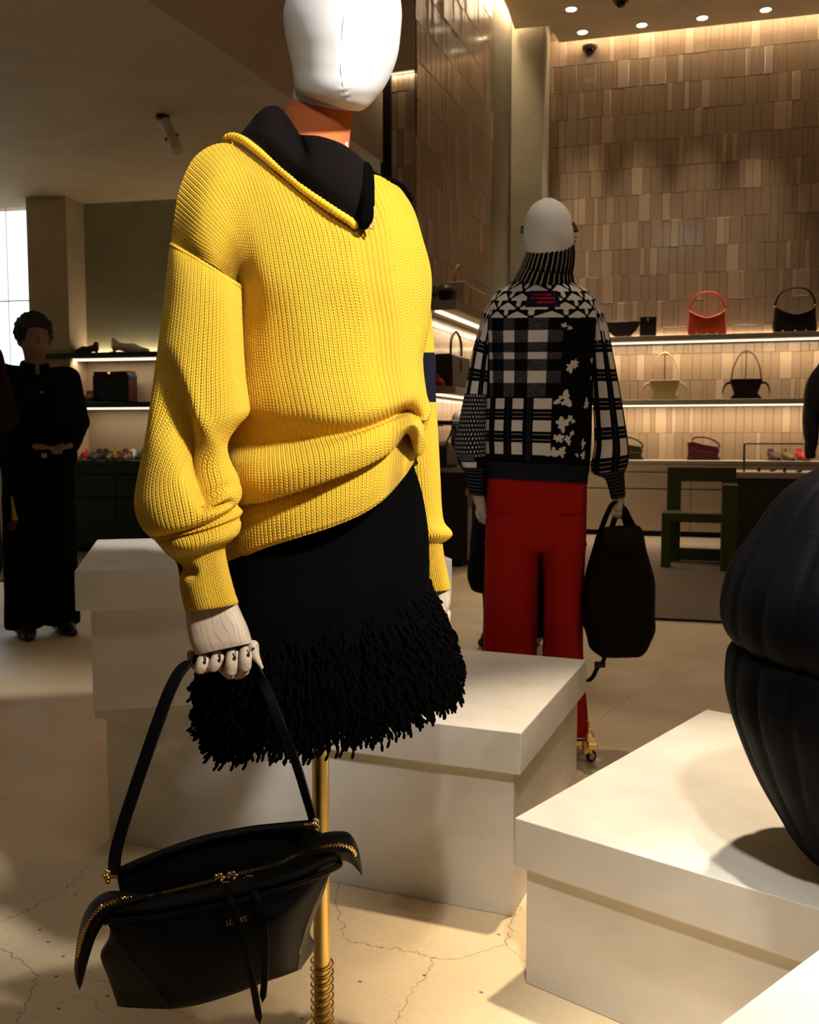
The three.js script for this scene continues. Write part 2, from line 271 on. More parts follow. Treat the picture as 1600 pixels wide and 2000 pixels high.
// tiles: long upright glazed pieces of several widths and tones
const tileTones = [[0.315, 0.227, 0.152], [0.327, 0.237, 0.16], [0.306, 0.22, 0.146], [0.32, 0.232, 0.156], [0.45, 0.338, 0.235], [0.4, 0.298, 0.205]];
const glazeTex = dataTex(64, 8, (u, v, x) => 0.5 + 0.3 * Math.sin(x * 1.9) + 0.2 * Math.sin(x * 0.73 + 2), false);
const tileMats = tileTones.map((c) => phys(new THREE.Color(...c), 0.3, { bumpMap: glazeTex, bumpScale: 0.0006, clearcoat: 0.5, clearcoatRoughness: 0.12 }));
const tileCache = {};
function tileGeo(w, h) {
  const k = w.toFixed(3) + h; if (tileCache[k]) return tileCache[k];
  const c = 0.0025, d = 0.012, x = w / 2, y = h / 2, P = [[-x, -y, 0], [x, -y, 0], [x, y, 0], [-x, y, 0], [-x, -y, d - c], [x, -y, d - c], [x, y, d - c], [-x, y, d - c], [-x + c, -y + c, d], [x - c, -y + c, d], [x - c, y - c, d], [-x + c, y - c, d]], pos = [], uv = [];
  const q = (a, b, e, f) => { for (const i of [a, b, e, a, e, f]) { pos.push(...P[i]); uv.push((P[i][0] + x) / 0.12, (P[i][1] + y) / h); } };
  q(8, 9, 10, 11); for (let i = 0; i < 4; i++) { const j = (i + 1) % 4; q(i, j, 4 + j, 4 + i); q(4 + i, 4 + j, 8 + j, 8 + i); }
  const g = new THREE.BufferGeometry(); g.setAttribute('position', new THREE.Float32BufferAttribute(pos, 3)); g.setAttribute('uv', new THREE.Float32BufferAttribute(uv, 2)); g.computeVertexNormals(); return tileCache[k] = g;
}
function tileField(parent, x0, x1, y0, y1, rowH, seed, nParts, inView) {
  const r = rngOf(seed), all = [];
  for (let y = y0, row = 0; y < y1 - 0.02; y += rowH, row++) {
    const h = Math.min(rowH, y1 - y); let x = x0 - r() * 0.05;
    while (x < x1) {
      const light = r() < 0.2, w = light ? [0.05, 0.05, 0.085, 0.125][Math.floor(r() * 4)] : [0.05, 0.085, 0.085, 0.125, 0.125][Math.floor(r() * 5)];
      const tone = light ? 4 + (r() < 0.4 ? 1 : 0) : Math.floor(r() * 4);
      if (x + w > x1 + 0.03) break;
      all.push({ x: x + w / 2, y: y + h / 2, w, h, tone, z: r() * 0.002 + (light ? 0.002 : 0), rx: (r() - 0.5) * 0.006, ry: (r() - 0.5) * 0.012 }); x += w;
    }
  }
  const shown = all.filter((t) => inView(t)).sort((a, b) => b.w * b.h - a.w * a.h), part = new Set(shown.slice(0, nParts)), rest = tileTones.map(() => []);
  for (const t of all) {
    const g = tileGeo(t.w - 0.003, +(t.h - 0.003).toFixed(3));
    if (part.has(t)) { const m = mesh('tile', g, tileMats[t.tone], parent); m.position.set(t.x, t.y, t.z); m.rotation.set(t.rx, t.ry, 0); }
    else rest[t.tone].push(g.clone().rotateX(t.rx).rotateY(t.ry).translate(t.x, t.y, t.z));
  }
  rest.forEach((l, i) => { if (l.length) { const m = mesh('tile', l, tileMats[i], parent); m.userData.kind = 'stuff'; } });
}
const WB = structGroup('wall_back', bw0, bwTurn);
mesh('wall_core', worldUV(box(3.9, 5.75, 0.2, 1.55, 2.875, -0.106, 0)), M2.panel, WB);
tileField(WB, -0.05, 3.2, 0.8, 5.6, 0.287, 21, 300, (t) => t.x < 2.72 && t.y > 0.9 && t.y < 5.3);
const ltTurn = Math.atan2(-ltDir.z, ltDir.x);
const WP = structGroup('wall_partition', ltA, ltTurn);                  // local x runs away from the camera, z is its right-hand face
mesh('wall_core', worldUV(box(3.2, 5.75, 0.28, 1.6, 2.875, -0.145, 0)), M2.olive, WP);
tileField(WP, 0, 2.2, 0.8, 5.6, 0.287, 22, 0, () => true);
{
  const r = rngOf(33), L = tileTones.map(() => []);
  for (let y = 0; y < 3.8; y += 0.287) { let x = -0.2; while (x < -0.01) { const w = Math.min(r() < 0.5 ? 0.05 : 0.075, -x); L[r() < 0.25 ? 4 : Math.floor(r() * 4)].push(tileGeo(Math.max(0.01, w - 0.003), 0.284).clone().translate(x + w / 2, y + 0.143, 0.002 + r() * 0.003).rotateY(-Math.PI / 2)); x += w; } }
  L.forEach((l, i) => { if (l.length) { const m = mesh('end_tile', l, tileMats[i], WP); m.userData.kind = 'stuff'; } });
  mesh('edge_trim', box(0.03, 5.75, 0.085, -0.012, 2.875, -0.245, 0.003), M2.dark, WP);
  mesh('head_panel', worldUV(box(0.05, 1.9, 0.2, -0.02, 4.82, -0.1, 0.003)), M2.ceil, WP);
  mesh('led_strip', box(0.015, 0.01, 0.19, -0.03, 3.862, -0.1, 0.002), glow(1.2, 0.9, 0.55), WP);  // added strip, brightens the end tiles under the head panel
  { const q = V(-0.035, 3.855, -0.1).applyAxisAngle(V(0, 1, 0), ltTurn).add(ltA); strip(q, ltTurn, -Math.PI / 2, 0.02, 0.19, 28, WARM); }
}
// square column in the far corner
struct('wall_column', slab([[1.085, -10.4], [1.41, -10.31], [1.554, -10.83], [1.2, -10.95]], 0, 5.75), M2.olive);
// left end of the shop
const lwN = V(-0.2, 0, 0.98).normalize(), lwDir = V(0.98, 0, 0.2).normalize(), lw0 = at(170, 855, 9.0).setY(0), lwTurn = -Math.atan2(0.2, 0.98);
const onLeft = (px, py, off) => hit(px, py, lw0.clone().addScaledVector(lwN, off), lwN);
const lwx = (px, off) => onLeft(px, 855, off).sub(lw0).dot(lwDir);
const WL = structGroup('wall_far_left', lw0, lwTurn), xw = lwx(86, 0.12), xp = lwx(141, 0.3);
mesh('wall_panel', worldUV(box(3.0, 5.75, 0.2, xp + 1.45, 2.875, -0.1, 0)), M2.green, WL);
mesh('wall_panel_low', worldUV(box(2.6, onLeft(220, 692, 0.34).y, 0.02, xp + 1.3, onLeft(220, 692, 0.34).y / 2, 0.005, 0)), M2.panel, WL);
mesh('wall_pier', worldUV(box(xp - xw, 5.75, 0.5, (xp + xw) / 2, 2.875, 0.05, 0.004)), M2.beige, WL);
mesh('wall_sill', worldUV(box(4.5, 1.0, 0.24, xw - 2.25, 0.5, 0, 0)), M2.beige, WL);
mesh('wall_end', worldUV(box(1.6, 5.75, 0.24, xw - 5.2, 2.875, 0, 0)), M2.beige, WL);
mesh('wall_head', worldUV(box(4.5, 2.6, 0.24, xw - 2.25, 4.5, 0, 0)), M2.beige, WL);
{
  const W1 = structGroup('window_1', lw0, lwTurn), fm = std(0x14110d, 0.5);
  mesh('window_frame', [box(0.05, 2.2, 0.06, xw - 0.025, 2.1, 0.13, 0.004), box(0.05, 2.2, 0.06, xw - 4.4, 2.1, 0.1, 0.004), box(4.4, 0.05, 0.06, xw - 2.2, 1.02, 0.1, 0.004)], fm, W1);
  mesh('transom', box(4.4, 0.012, 0.012, xw - 2.2, 2.33, 0.02, 0.002), std(0xb9c4c6, 0.4), W1);
  mesh('mullion', box(0.006, 2.2, 0.012, lwx(28, 0), 2.1, 0.02, 0.003), std(0xb9c4c6, 0.5), W1);
  const glass = phys(0xffffff, 0.02, { transmission: 1, thickness: 0, ior: 1.45 });
  mesh('pane', box(lwx(28, 0) - (xw - 4.4), 2.2, 0.008, (lwx(28, 0) + xw - 4.4) / 2, 2.1, 0.0, 0), glass, W1);
  mesh('pane', box(xw - lwx(28, 0), 2.2, 0.008, (lwx(28, 0) + xw) / 2, 2.1, 0.0, 0), glass, W1);
}
// unseen side and rear walls of the shop, off-white to bounce light
struct('wall_right', wallSlab([4.75, 3.2], [4.75, -10.4], -0.2, 0, 5.75), M2.offwhite);
struct('wall_left', wallSlab([-7.8, 3.2], [-7.8, -10.5], 0.2, 0, 5.75), M2.offwhite);
struct('wall_front', wallSlab([-7.9, 3.15], [5.0, 3.15], -0.2, 0, 5.75), M2.offwhite);
// ---------------------------------------------------------------- lamps in the upper ceiling
{
  const up = V(0, 5.3, 0), n = V(0, 1, 0), body = std(0xe9e0d2, 0.5);
  const L = [[1116, 17, 'recessed ceiling downlight shining above the far column, at the left end of the ceiling lamps'], [1138, 62, 'recessed ceiling downlight just above the dome camera'], [1254, 48, 'recessed ceiling downlight to the right of the dome camera, second in its line'],
    [1372, 34, 'recessed ceiling downlight third in the line running right from the dome camera'], [1496, 18, 'recessed ceiling downlight in the top right corner, last in its line']];
  for (const [px, py, label] of L) {
    const p = hit(px, py, up, n), t = thing('ceiling_downlight', label, 'ceiling light', V(p.x, 5.3, p.z), 0, 'recessed downlights in the upper ceiling');
    mesh('trim_ring', new THREE.TorusGeometry(0.058, 0.008, 8, 28).rotateX(Math.PI / 2).translate(0, -0.002, 0), body, t);
    mesh('lens', new THREE.CylinderGeometry(0.052, 0.05, 0.006, 28).translate(0, -0.006, 0), glow(5, 4.2, 2.9), t);
    spot(p.x, 5.285, p.z, p.x - 0.02, 0, p.z + 0.02, 20, 21, 0.7, KEYC, 2.6);
  }
  for (const [px, py, label] of [[1152, 88, 'black dome security camera hanging from the ceiling beside the downlights'], [1213, -6, 'dark ceiling fitting cut off by the top edge of the picture']]) {
    const p = hit(px, py, up, n), t = thing('dome_camera', label, 'camera', V(p.x, 5.3, p.z));
    mesh('housing', new THREE.LatheGeometry([[0, 0], [0.08, 0], [0.084, -0.02], [0.072, -0.045], [0.06, -0.05], [0, -0.05]].map(([x, y]) => new THREE.Vector2(x, y)), 32), std(0x5a4d40, 0.5), t);
    mesh('dome', new THREE.SphereGeometry(0.052, 24, 12, 0, 7, Math.PI / 2, Math.PI / 2).translate(0, -0.05, 0), phys(0x050505, 0.12), t);
  }
  const soft = thing('unseen_ceiling_light', 'unseen soft light above the photographer, out of the picture, placed for the sheen on the bag', 'ceiling light', V(0.05, 5.3, -0.2));  // out of view, placed for the bag sheen and soft overhead light
  mesh('frame', [box(1.06, 0.03, 0.03, 0, -0.015, 0.315, 0.004), box(1.06, 0.03, 0.03, 0, -0.015, -0.315, 0.004), box(0.03, 0.03, 0.6, 0.515, -0.015, 0, 0.004), box(0.03, 0.03, 0.6, -0.515, -0.015, 0, 0.004)], body, soft);
  mesh('diffuser', box(1.0, 0.01, 0.6, 0, -0.012, 0, 0), glow(3, 3.0, 2.9), soft); strip(V(0.05, 5.275, -0.2), 0, -Math.PI / 2, 1.0, 0.6, 6.5, new THREE.Color(1.0, 0.95, 0.9));
  const p = hit(318, 226, V(0, 3.2, 0), n), t = thing('track_spotlight', 'white cylindrical spotlight on a black joint under the lower ceiling', 'spotlight', V(p.x, 3.2, p.z));
  const q = at(345, 290, -p.z - 0.1).sub(t.position), dir = q.clone().normalize(), turn = new THREE.Quaternion().setFromUnitVectors(V(0, -1, 0), dir), m1 = q.clone().multiplyScalar(0.2), len = q.length();
  mesh('mount', [new THREE.CylinderGeometry(0.045, 0.045, 0.025, 24).translate(0, -0.012, 0), new THREE.CylinderGeometry(0.03, 0.03, 0.05, 20).translate(0, -0.03, 0).applyQuaternion(turn)], std(0x0b0a09, 0.6), t);
  mesh('barrel', [new THREE.CylinderGeometry(0.034, 0.034, len * 0.5, 28).translate(0, -len * 0.42, 0).applyQuaternion(turn), new THREE.CylinderGeometry(0.034, 0.036, len * 0.4, 28).translate(0, -len * 0.88, 0).applyQuaternion(turn)], std(0xd8cec0, 0.5), t);
  mesh('knob', new THREE.CylinderGeometry(0.012, 0.012, 0.1, 14).rotateZ(Math.PI / 2).translate(0, -len * 0.66, 0).applyQuaternion(turn), std(0x6d6357, 0.5), t);
}
// ---------------------------------------------------------------- white display plinths: a body under an overhanging lid
function plinth(label, corner, right, f, lf, ls, y0, h, over, lidT, tone = M.plinth) { // corner: lid's front corner [x, z]; f: unit along the front, left to right
  const n = [-f[1], f[0]], sx = right ? -1 : 1;                         // n points to the front
  const c = [corner[0] + sx * f[0] * lf / 2 - n[0] * ls / 2, corner[1] + sx * f[1] * lf / 2 - n[1] * ls / 2];
  const t = thing('display_plinth', label, 'plinth', V(c[0], y0, c[1]), -Math.atan2(f[1], f[0]));
  mesh('body', worldUV(box(lf - 2 * over, h - lidT, ls - 2 * over, 0, (h - lidT) / 2, 0, 0.0025)), tone, t);
  mesh('lid', worldUV(box(lf, lidT, ls, 0, h - lidT / 2, 0, 0.003)), tone, t);
  return t;
}
plinth('low white plinth with an overhanging lid that carries the navy puffed garment', [0.1965, -1.726], false, [0.774, 0.634], 0.95, 0.92, 0, 0.325, 0.017, 0.094);
plinth('low white plinth with an overhanging lid behind the gold pole', [0.235, -1.952], true, [0.93, 0.367], 1.115, 0.713, 0, 0.415, 0.02, 0.092);
plinth('white lidded plinth stacked on another behind the yellow sleeve', [-0.74, -2.073], false, [0.97, -0.244], 0.87, 0.667, 0.415, 0.327, 0.03, 0.09);
plinth('brightly lit white plinth of which only one top edge shows in the lower right corner', [0.142, -0.793], false, [0.656, 0.755], 0.5, 0.67, 0, 0.42, 0.017, 0.094);

// ---------------------------------------------------------------- lit shelves and counters
const ledMat = glow(2.6, 1.95, 1.2), ledDim = glow(1.6, 1.15, 0.7);
function litShelf(name, label, pos, turn, x0, x1, y, depth, th, mat, ledZ, ledW, nits, upNits = 0, z0 = 0.015) {
  const t = thing(name, label, 'shelf', pos.clone().setY(y - th), turn), L = x1 - x0, cx = (x0 + x1) / 2;
  mesh('board', box(L, th, depth, cx, th / 2, z0 + depth / 2, 0.003), mat, t);
  mesh('led_strip', box(L - 0.04, 0.012, ledW, cx, -0.005, ledZ, 0.002), ledMat, t);
  const w = (x, yy, z) => V(x, yy, z).applyAxisAngle(V(0, 1, 0), turn).add(t.position);
  strip(w(cx, -0.014, ledZ), turn, -Math.PI / 2, L - 0.04, ledW, nits, WARM);
  if (upNits) { mesh('led_strip', box(L - 0.04, 0.01, 0.012, cx, th + 0.005, z0 + 0.012, 0.002), ledDim, t); strip(w(cx, th + 0.014, z0 + 0.014), turn, Math.PI / 2, L - 0.04, 0.014, upNits, WARM); }
  return t;
}
const S1 = 2.116, S2 = 1.44, CT = 0.80;
litShelf('display_shelf', 'upper lit shelf on the tiled back wall carrying the red handbag', bw0, bwTurn, 0.02, 3.1, S1, 0.34, 0.055, M2.counterTop, 0.2, 0.05, 34, 34);
litShelf('display_shelf', 'lower lit shelf on the tiled back wall carrying the cream bag on a stand', bw0, bwTurn, 0.02, 3.1, S2, 0.34, 0.055, M2.counterTop, 0.2, 0.05, 34);
litShelf('display_shelf', 'upper lit shelf on the side tile wall carrying a boxy beige bag', ltA, ltTurn, 0.05, 2.3, S1, 0.3, 0.075, M2.counterTop, 0.16, 0.05, 28);
litShelf('display_shelf', 'lower lit shelf on the side tile wall carrying a dark brown tote', ltA, ltTurn, 0.05, 2.3, S2, 0.3, 0.055, M2.counterTop, 0.16, 0.05, 28);
function counter(label, pos, turn, x0, x1, h, depth, z0, bays, front, top, kick = 0.06) {
  const t = thing('display_counter', label, 'counter', pos.clone(), turn), L = x1 - x0, cx = (x0 + x1) / 2;
  mesh('carcass', box(L - 0.02, h - 0.04 - kick, depth - 0.03, cx, kick + (h - 0.04 - kick) / 2, z0 + depth / 2 - 0.015, 0.002), std(0x1a130c, 0.8), t);
  mesh('plinth_board', box(L - 0.06, kick, depth - 0.08, cx, kick / 2, z0 + depth / 2 - 0.04, 0.002), M2.dark, t);
  mesh('worktop', box(L, 0.04, depth, cx, h - 0.02, z0 + depth / 2, 0.004), top, t);
  const rows = [[kick, 0.5], [0.505, h - 0.125], [h - 0.12, h - 0.042]];
  for (const [a, b] of rows) { const n = b - a < 0.1 ? 1 : bays; for (let i = 0; i < n; i++) { const w = L / n; mesh(n === 1 ? 'fascia' : 'drawer_front', worldUV(box(w - 0.006, b - a - 0.006, 0.018, x0 + w * (i + 0.5), (a + b) / 2, z0 + depth - 0.008, 0.002)), front, t); } }
  return t;
}
counter('long beige drawer counter below the tiled back wall shelves', bw0, bwTurn, 0.02, 3.1, CT, 0.62, 0.015, 4, M2.panel, M2.counterTop);
counter('beige drawer counter along the side tile wall beside the plinths', ltA, ltTurn, 0.05, 2.9, CT, 0.42, 0.015, 3, M2.panel, M2.counterTop);
const greenGlass = phys(new THREE.Color(0.02, 0.045, 0.022), 0.25);
const xl0 = lwx(141, 0.3) + 0.02;
litShelf('display_shelf', 'upper dark green lit shelf carrying a white and brown shoe', lw0, lwTurn, xl0 - 0.28, xl0 + 2.2, onLeft(220, 688, 0.34).y, 0.34, 0.05, greenGlass, 0.22, 0.06, 9, 45);
litShelf('display_shelf', 'lower dark green lit shelf carrying a dark blue bag', lw0, lwTurn, xl0, xl0 + 2.2, onLeft(220, 785, 0.34).y, 0.34, 0.05, greenGlass, 0.22, 0.06, 8);
const CTL = onLeft(220, 899, 0.45).y;
counter('dark green counter covered with shoes under the dark green shelves', lw0, lwTurn, xl0, xl0 + 2.1, CTL, 0.5, 0.015, 4, std(new THREE.Color(0.008, 0.012, 0.006), 0.6), greenGlass);
{
  const c = V(-3.1, 0, -8.0), t = thing('floor_rug', 'dark green carpet on the floor in front of the dark green counter', 'rug', V(-3.3, 0, -7.9), lwTurn);
  mesh('pile', box(5.2, 0.012, 2.1, 0, 0.006, 0, 0.004), std(new THREE.Color(0.05, 0.085, 0.018), 0.98, { bumpMap: grainTex, bumpScale: 0.004 }), t);
}
{                                                                       // grey carpet field in front of the back counter, edged with a metal strip
  const t = thing('carpet', 'flat grey brown carpet under the green chair', 'carpet', V(2.2, 0, -7.4));
  wmesh('pile', slab([[0.62, -5.57], [4.4, -4.53], [4.4, -9.3], [1.5, -10.1], [0.62, -7.5]], 0, 0.012), std(new THREE.Color(0.17, 0.132, 0.092), 0.95, { bumpMap: grainTex, bumpScale: 0.003 }), t);
  wmesh('edge_strip', slab([[0.62, -5.57], [4.4, -4.53], [4.4, -4.5], [0.62, -5.54]], 0, 0.016), std(0x1c1712, 0.5), t);
}
let CASE;
// ---------------------------------------------------------------- green block chair and glass case
{
  const p = hit(1362, 1106, V(0, 0, 0), V(0, 1, 0)), t = thing('block_chair', 'olive green chair built of thick square beams', 'chair', V(p.x, 0.014, p.z), -0.31);
  const g = std(new THREE.Color(0.055, 0.07, 0.004), 0.75, { bumpMap: grainTex, bumpScale: 0.001 });
  const b = (n, w, h, d, x, y, z) => mesh(n, box(w, h, d, x, y, z, 0.006), g, t);
  b('seat', 0.46, 0.07, 0.48, -0.045, 0.395, 0.0); b('leg', 0.075, 0.36, 0.075, -0.237, 0.18, 0.2);
  b('back_post', 0.11, 0.78, 0.09, -0.2, 0.39, -0.2); b('back_post', 0.11, 0.78, 0.09, 0.23, 0.39, -0.2); b('back_rail', 0.32, 0.115, 0.09, 0.015, 0.722, -0.2);
  b('rear_rail', 0.32, 0.1, 0.085, 0.015, 0.06, -0.2); b('arm_panel', 0.115, 0.66, 0.48, 0.232, 0.33, 0.085);
}
{
  const d = 7.95, x0 = at(1434, 920, d).x, y = at(1434, 925, d).y, t = thing('glass_case', 'glass topped display case on a dark brown cabinet with a pair of sandals inside', 'display case', V(x0 + 0.643, 0.012, -d - 0.118), -0.33);
  mesh('cabinet', box(1.1, y - 0.05, 0.6, 0, (y - 0.05) / 2, 0, 0.004), std(new THREE.Color(0.05, 0.035, 0.018), 0.5), t);
  mesh('display_top', box(1.14, 0.05, 0.64, 0, y - 0.025, 0, 0.004), std(new THREE.Color(0.6, 0.5, 0.38), 0.5), t);
  const gl = phys(0xffffff, 0.02, { transmission: 1, thickness: 0, ior: 1.2 }), ed = std(new THREE.Color(0.07, 0.1, 0.05), 0.3), H = 0.235, x = 0.49, z = 0.28;
  for (const s of [-1, 1]) { mesh('pane', box(2 * x, H, 0.006, 0, y + H / 2, s * z, 0), gl, t); mesh('pane', box(0.006, H, 2 * z - 0.012, s * x, y + H / 2, 0, 0), gl, t); }
  mesh('pane', box(2 * x + 0.006, 0.006, 2 * z + 0.006, 0, y + H + 0.003, 0, 0), gl, t);
  for (const s of [-1, 1]) for (const q of [-1, 1]) mesh('edge', box(0.011, H, 0.011, s * x, y + H / 2, q * z, 0.002), ed, t);
  for (const q of [-1, 1]) { mesh('edge', box(2 * x + 0.012, 0.01, 0.011, 0, y + H + 0.002, q * z, 0.002), ed, t); mesh('edge', box(0.011, 0.01, 2 * z, q * x, y + H + 0.002, 0, 0.002), ed, t); }
  CASE = { t, y };
}
// ---------------------------------------------------------------- bags and shoes on the shelves
const bagMat = (r, g, b, ro = 0.5) => phys(new THREE.Color(r, g, b), ro, { bumpMap: leatherTex, bumpScale: 0.0002, specularIntensity: 0.5 });
function ext(pts, depth, bev = 0.012, curve = true) {                  // outline [[x, y], ...] to a soft-edged slab centred on z
  const v = pts.map(([x, y]) => new THREE.Vector2(x, y)), s = new THREE.Shape(curve ? new THREE.SplineCurve([...v, v[0]]).getPoints(64) : v);
  const g = new THREE.ExtrudeGeometry(s, { depth: Math.max(0.001, depth - 2 * bev), bevelEnabled: true, bevelSize: bev, bevelThickness: bev, bevelOffset: -bev, bevelSegments: 4, curveSegments: 12 });
  return g.translate(0, 0, -Math.max(0.001, depth - 2 * bev) / 2);
}
function extB(...a) { const g = ext(...a); g.computeBoundingBox(); const y = g.boundingBox.min.y; return y < 0.001 ? g.translate(0, 0.001 - y, 0) : g; } // stands on its shelf
function hobo(label, pos, turn, mat, w, h, hh, metal) {                 // slouchy bag with a dipped top and an arched handle
  const t = thing('handbag', label, 'handbag', pos, turn);
  mesh('body', extB([[-w * 0.47, 0], [0, -0.0], [w * 0.46, 0], [w * 0.5, h * 0.25], [w * 0.47, h * 0.7], [w * 0.46, h * 0.98], [w * 0.3, h * 0.86], [0, h * 0.72], [-w * 0.3, h * 0.88], [-w * 0.46, h], [-w * 0.48, h * 0.7], [-w * 0.51, h * 0.2]].map(([x, y]) => [x, y + 0.004]), 0.12, 0.03), mat, t);
  mesh('handle', tubeAt([V(-w * 0.46, h * 0.98, 0), V(-w * 0.44, h + hh * 0.35, 0), V(-w * 0.28, h + hh * 0.85, 0), V(0, h + hh, 0), V(w * 0.28, h + hh * 0.85, 0), V(w * 0.44, h + hh * 0.35, 0), V(w * 0.46, h * 0.96, 0)], 0.011, 40, 10), mat, t);
  mesh('rolled_rim', tubeAt([V(-w * 0.46, h * 0.97, 0.05), V(-w * 0.25, h * 0.8, 0.058), V(0, h * 0.7, 0.06), V(w * 0.25, h * 0.78, 0.058), V(w * 0.46, h * 0.95, 0.05)], 0.007, 24, 8), mat, t);
  for (const s of [-1, 1]) mesh('ring', new THREE.TorusGeometry(0.014, 0.005, 8, 18).translate(s * w * 0.46, h * 1.0, 0.012), metal ?? M.gold, t);
  for (const k of [-0.28, 0.0, 0.25]) mesh('stud', new THREE.SphereGeometry(0.011, 12, 8).translate(k * w, 0.022, 0.06), metal ?? M.gold, t);
  return t;
}
function wingBag(label, pos, turn, mat, w, h) {                         // small trapezoid bag with drooping zip ends, thin handle held up by a stand
  const t = thing('handbag', label, 'handbag', pos, turn);
  mesh('body', extB([[-w * 0.36, 0], [w * 0.36, 0], [w * 0.5, h * 0.02], [w * 0.36, h * 0.3], [w * 0.43, h * 0.6], [w * 0.5, h * 0.92], [w * 0.5, h], [-w * 0.5, h], [-w * 0.5, h * 0.92], [-w * 0.43, h * 0.6], [-w * 0.36, h * 0.3], [-w * 0.5, h * 0.02]].map(([x, y]) => [x, y + 0.002]), 0.1, 0.014, false), mat, t);
  mesh('top_flap', box(w * 0.98, 0.018, 0.1, 0, h + 0.006, 0, 0.008), mat, t);
  for (const s of [-1, 1]) mesh('zip_end', tubeAt([V(s * w * 0.46, h * 0.88, 0.02), V(s * w * 0.6, h * 0.84, 0.03), V(s * w * 0.7, h * 0.6, 0.035), V(s * w * 0.74, h * 0.3, 0.035)], (u) => 0.016 * (1 - 0.75 * u), 18, 8), mat, t);
  const hh = h * 1.55, top = h + hh;
  mesh('handle', tubeAt([V(-w * 0.47, h, 0), V(-w * 0.4, h + hh * 0.45, 0), V(-w * 0.2, h + hh * 0.88, 0), V(0, top, 0), V(w * 0.2, h + hh * 0.88, 0), V(w * 0.4, h + hh * 0.45, 0), V(w * 0.47, h, 0)], 0.006, 36, 8), mat, t);
  return { t, top };
}
function bagStand(label, pos, turn, top) {
  const t = thing('bag_stand', label, 'stand', pos, turn);
  mesh('rod', new THREE.CylinderGeometry(0.005, 0.005, top, 12).translate(0, top / 2, -0.075), std(0x4a3020, 0.4, { metalness: 0.6 }), t);
  mesh('hook', [tubeAt([V(-0.05, top - 0.018, -0.07), V(0, top - 0.012, -0.075), V(0.05, top - 0.018, -0.07)], 0.006, 14, 8), tubeAt([V(0, top - 0.012, -0.075), V(0, top - 0.012, 0.0)], 0.005, 6, 8)], std(0x4a3020, 0.4, { metalness: 0.6 }), t);
  mesh('foot', new THREE.CylinderGeometry(0.03, 0.03, 0.005, 20).translate(0, 0.0025, -0.085), std(0x4a3020, 0.4, { metalness: 0.6 }), t);
}
function foldBag(label, pos, turn, mat, w, h) {                         // low slanted bag with a loop handle
  const t = thing('handbag', label, 'handbag', pos, turn);
  mesh('body', extB([[-w * 0.5, 0.0], [w * 0.5, 0.0], [w * 0.42, h * 0.2], [w * 0.46, h * 0.45], [w * 0.4, h * 0.62], [0, h * 0.72], [-w * 0.34, h * 0.86], [-w * 0.5, h * 0.8], [-w * 0.47, h * 0.35]], 0.13, 0.015, false), mat, t);
  mesh('seam', tubeAt([V(-w * 0.48, h * 0.62, 0.067), V(-w * 0.1, h * 0.4, 0.067), V(w * 0.44, h * 0.3, 0.067)], 0.003, 16, 6), mat, t);
  mesh('handle', tubeAt([V(-w * 0.4, h * 0.78, 0), V(-w * 0.3, h * 1.0, 0), V(w * 0.05, h * 1.02, 0), V(w * 0.38, h * 0.8, 0), V(w * 0.46, h * 0.6, 0), V(w * 0.4, h * 0.52, 0)], 0.009, 30, 8), mat, t);
  mesh('ring', new THREE.TorusGeometry(0.013, 0.004, 8, 16).translate(-w * 0.41, h * 0.84, 0.01), M.gold, t);
  return t;
}
const onShelf = (px, y, off = 0.2) => { const p = onBack(px, 800, off); return V(p.x, y, p.z); }, mpp = 10.25 / F;
hobo('orange red handbag with studs and an arched handle on the upper shelf', onShelf(1377, S1), bwTurn, bagMat(0.5, 0.06, 0.02), 70 * mpp, 46 * mpp, 36 * mpp);
hobo('black handbag with an arched handle on the upper shelf', onShelf(1547, S1), bwTurn, bagMat(0.012, 0.008, 0.006), 76 * mpp, 48 * mpp, 36 * mpp);
{
  let p = onShelf(1213, S1), t = thing('clutch_bag', 'dark half-round bag on the upper shelf beside the patterned shoulder', 'handbag', p, bwTurn), w = 60 * mpp, h = 32 * mpp, m = bagMat(0.018, 0.01, 0.007);
  mesh('body', extB([[-w * 0.52, h], [-w * 0.45, h * 0.45], [-w * 0.22, 0.06 * h], [0, 0], [w * 0.22, 0.06 * h], [w * 0.45, h * 0.45], [w * 0.52, h], [0, h * 1.0]], 0.12, 0.02), m, t);
  mesh('rim', box(w * 0.98, 0.012, 0.1, 0, h - 0.004, 0, 0.005), m, t);
  p = onShelf(1263, S1); t = thing('box_bag', 'dark upright box bag next to the half-round bag', 'handbag', p, bwTurn); w = 31 * mpp; h = 39 * mpp;
  mesh('body', box(w, h - 0.03, 0.14, 0, (h - 0.03) / 2, 0, 0.012), m, t); mesh('lid', box(w + 0.006, 0.03, 0.146, 0, h - 0.015, 0, 0.008), m, t); mesh('clasp', box(0.018, 0.03, 0.01, 0, h - 0.04, 0.075, 0.003), M.gold, t);
}
for (const [px, c, label, stand] of [[1297, [0.55, 0.43, 0.22], 'cream yellow bag with drooping zip ends on the lower shelf', 'thin stand holding up the handle of the cream bag'], [1456, [0.02, 0.005, 0.008], 'dark burgundy bag with drooping zip ends on the lower shelf', 'thin stand holding up the handle of the dark burgundy bag']]) {
  const p = onShelf(px, S2), b = wingBag(label, p, bwTurn, bagMat(...c), 58 * mpp, 36 * mpp); bagStand(stand, p.clone(), bwTurn, b.top);
}
foldBag('low burgundy bag with a loop handle on the long counter', onShelf(1377, CT, 0.3), bwTurn, bagMat(0.09, 0.012, 0.014), 62 * mpp, 42 * mpp);
foldBag('low dark olive bag half hidden by the patterned sleeve', onShelf(1228, CT, 0.3), bwTurn, bagMat(0.025, 0.02, 0.009), 62 * mpp, 42 * mpp);
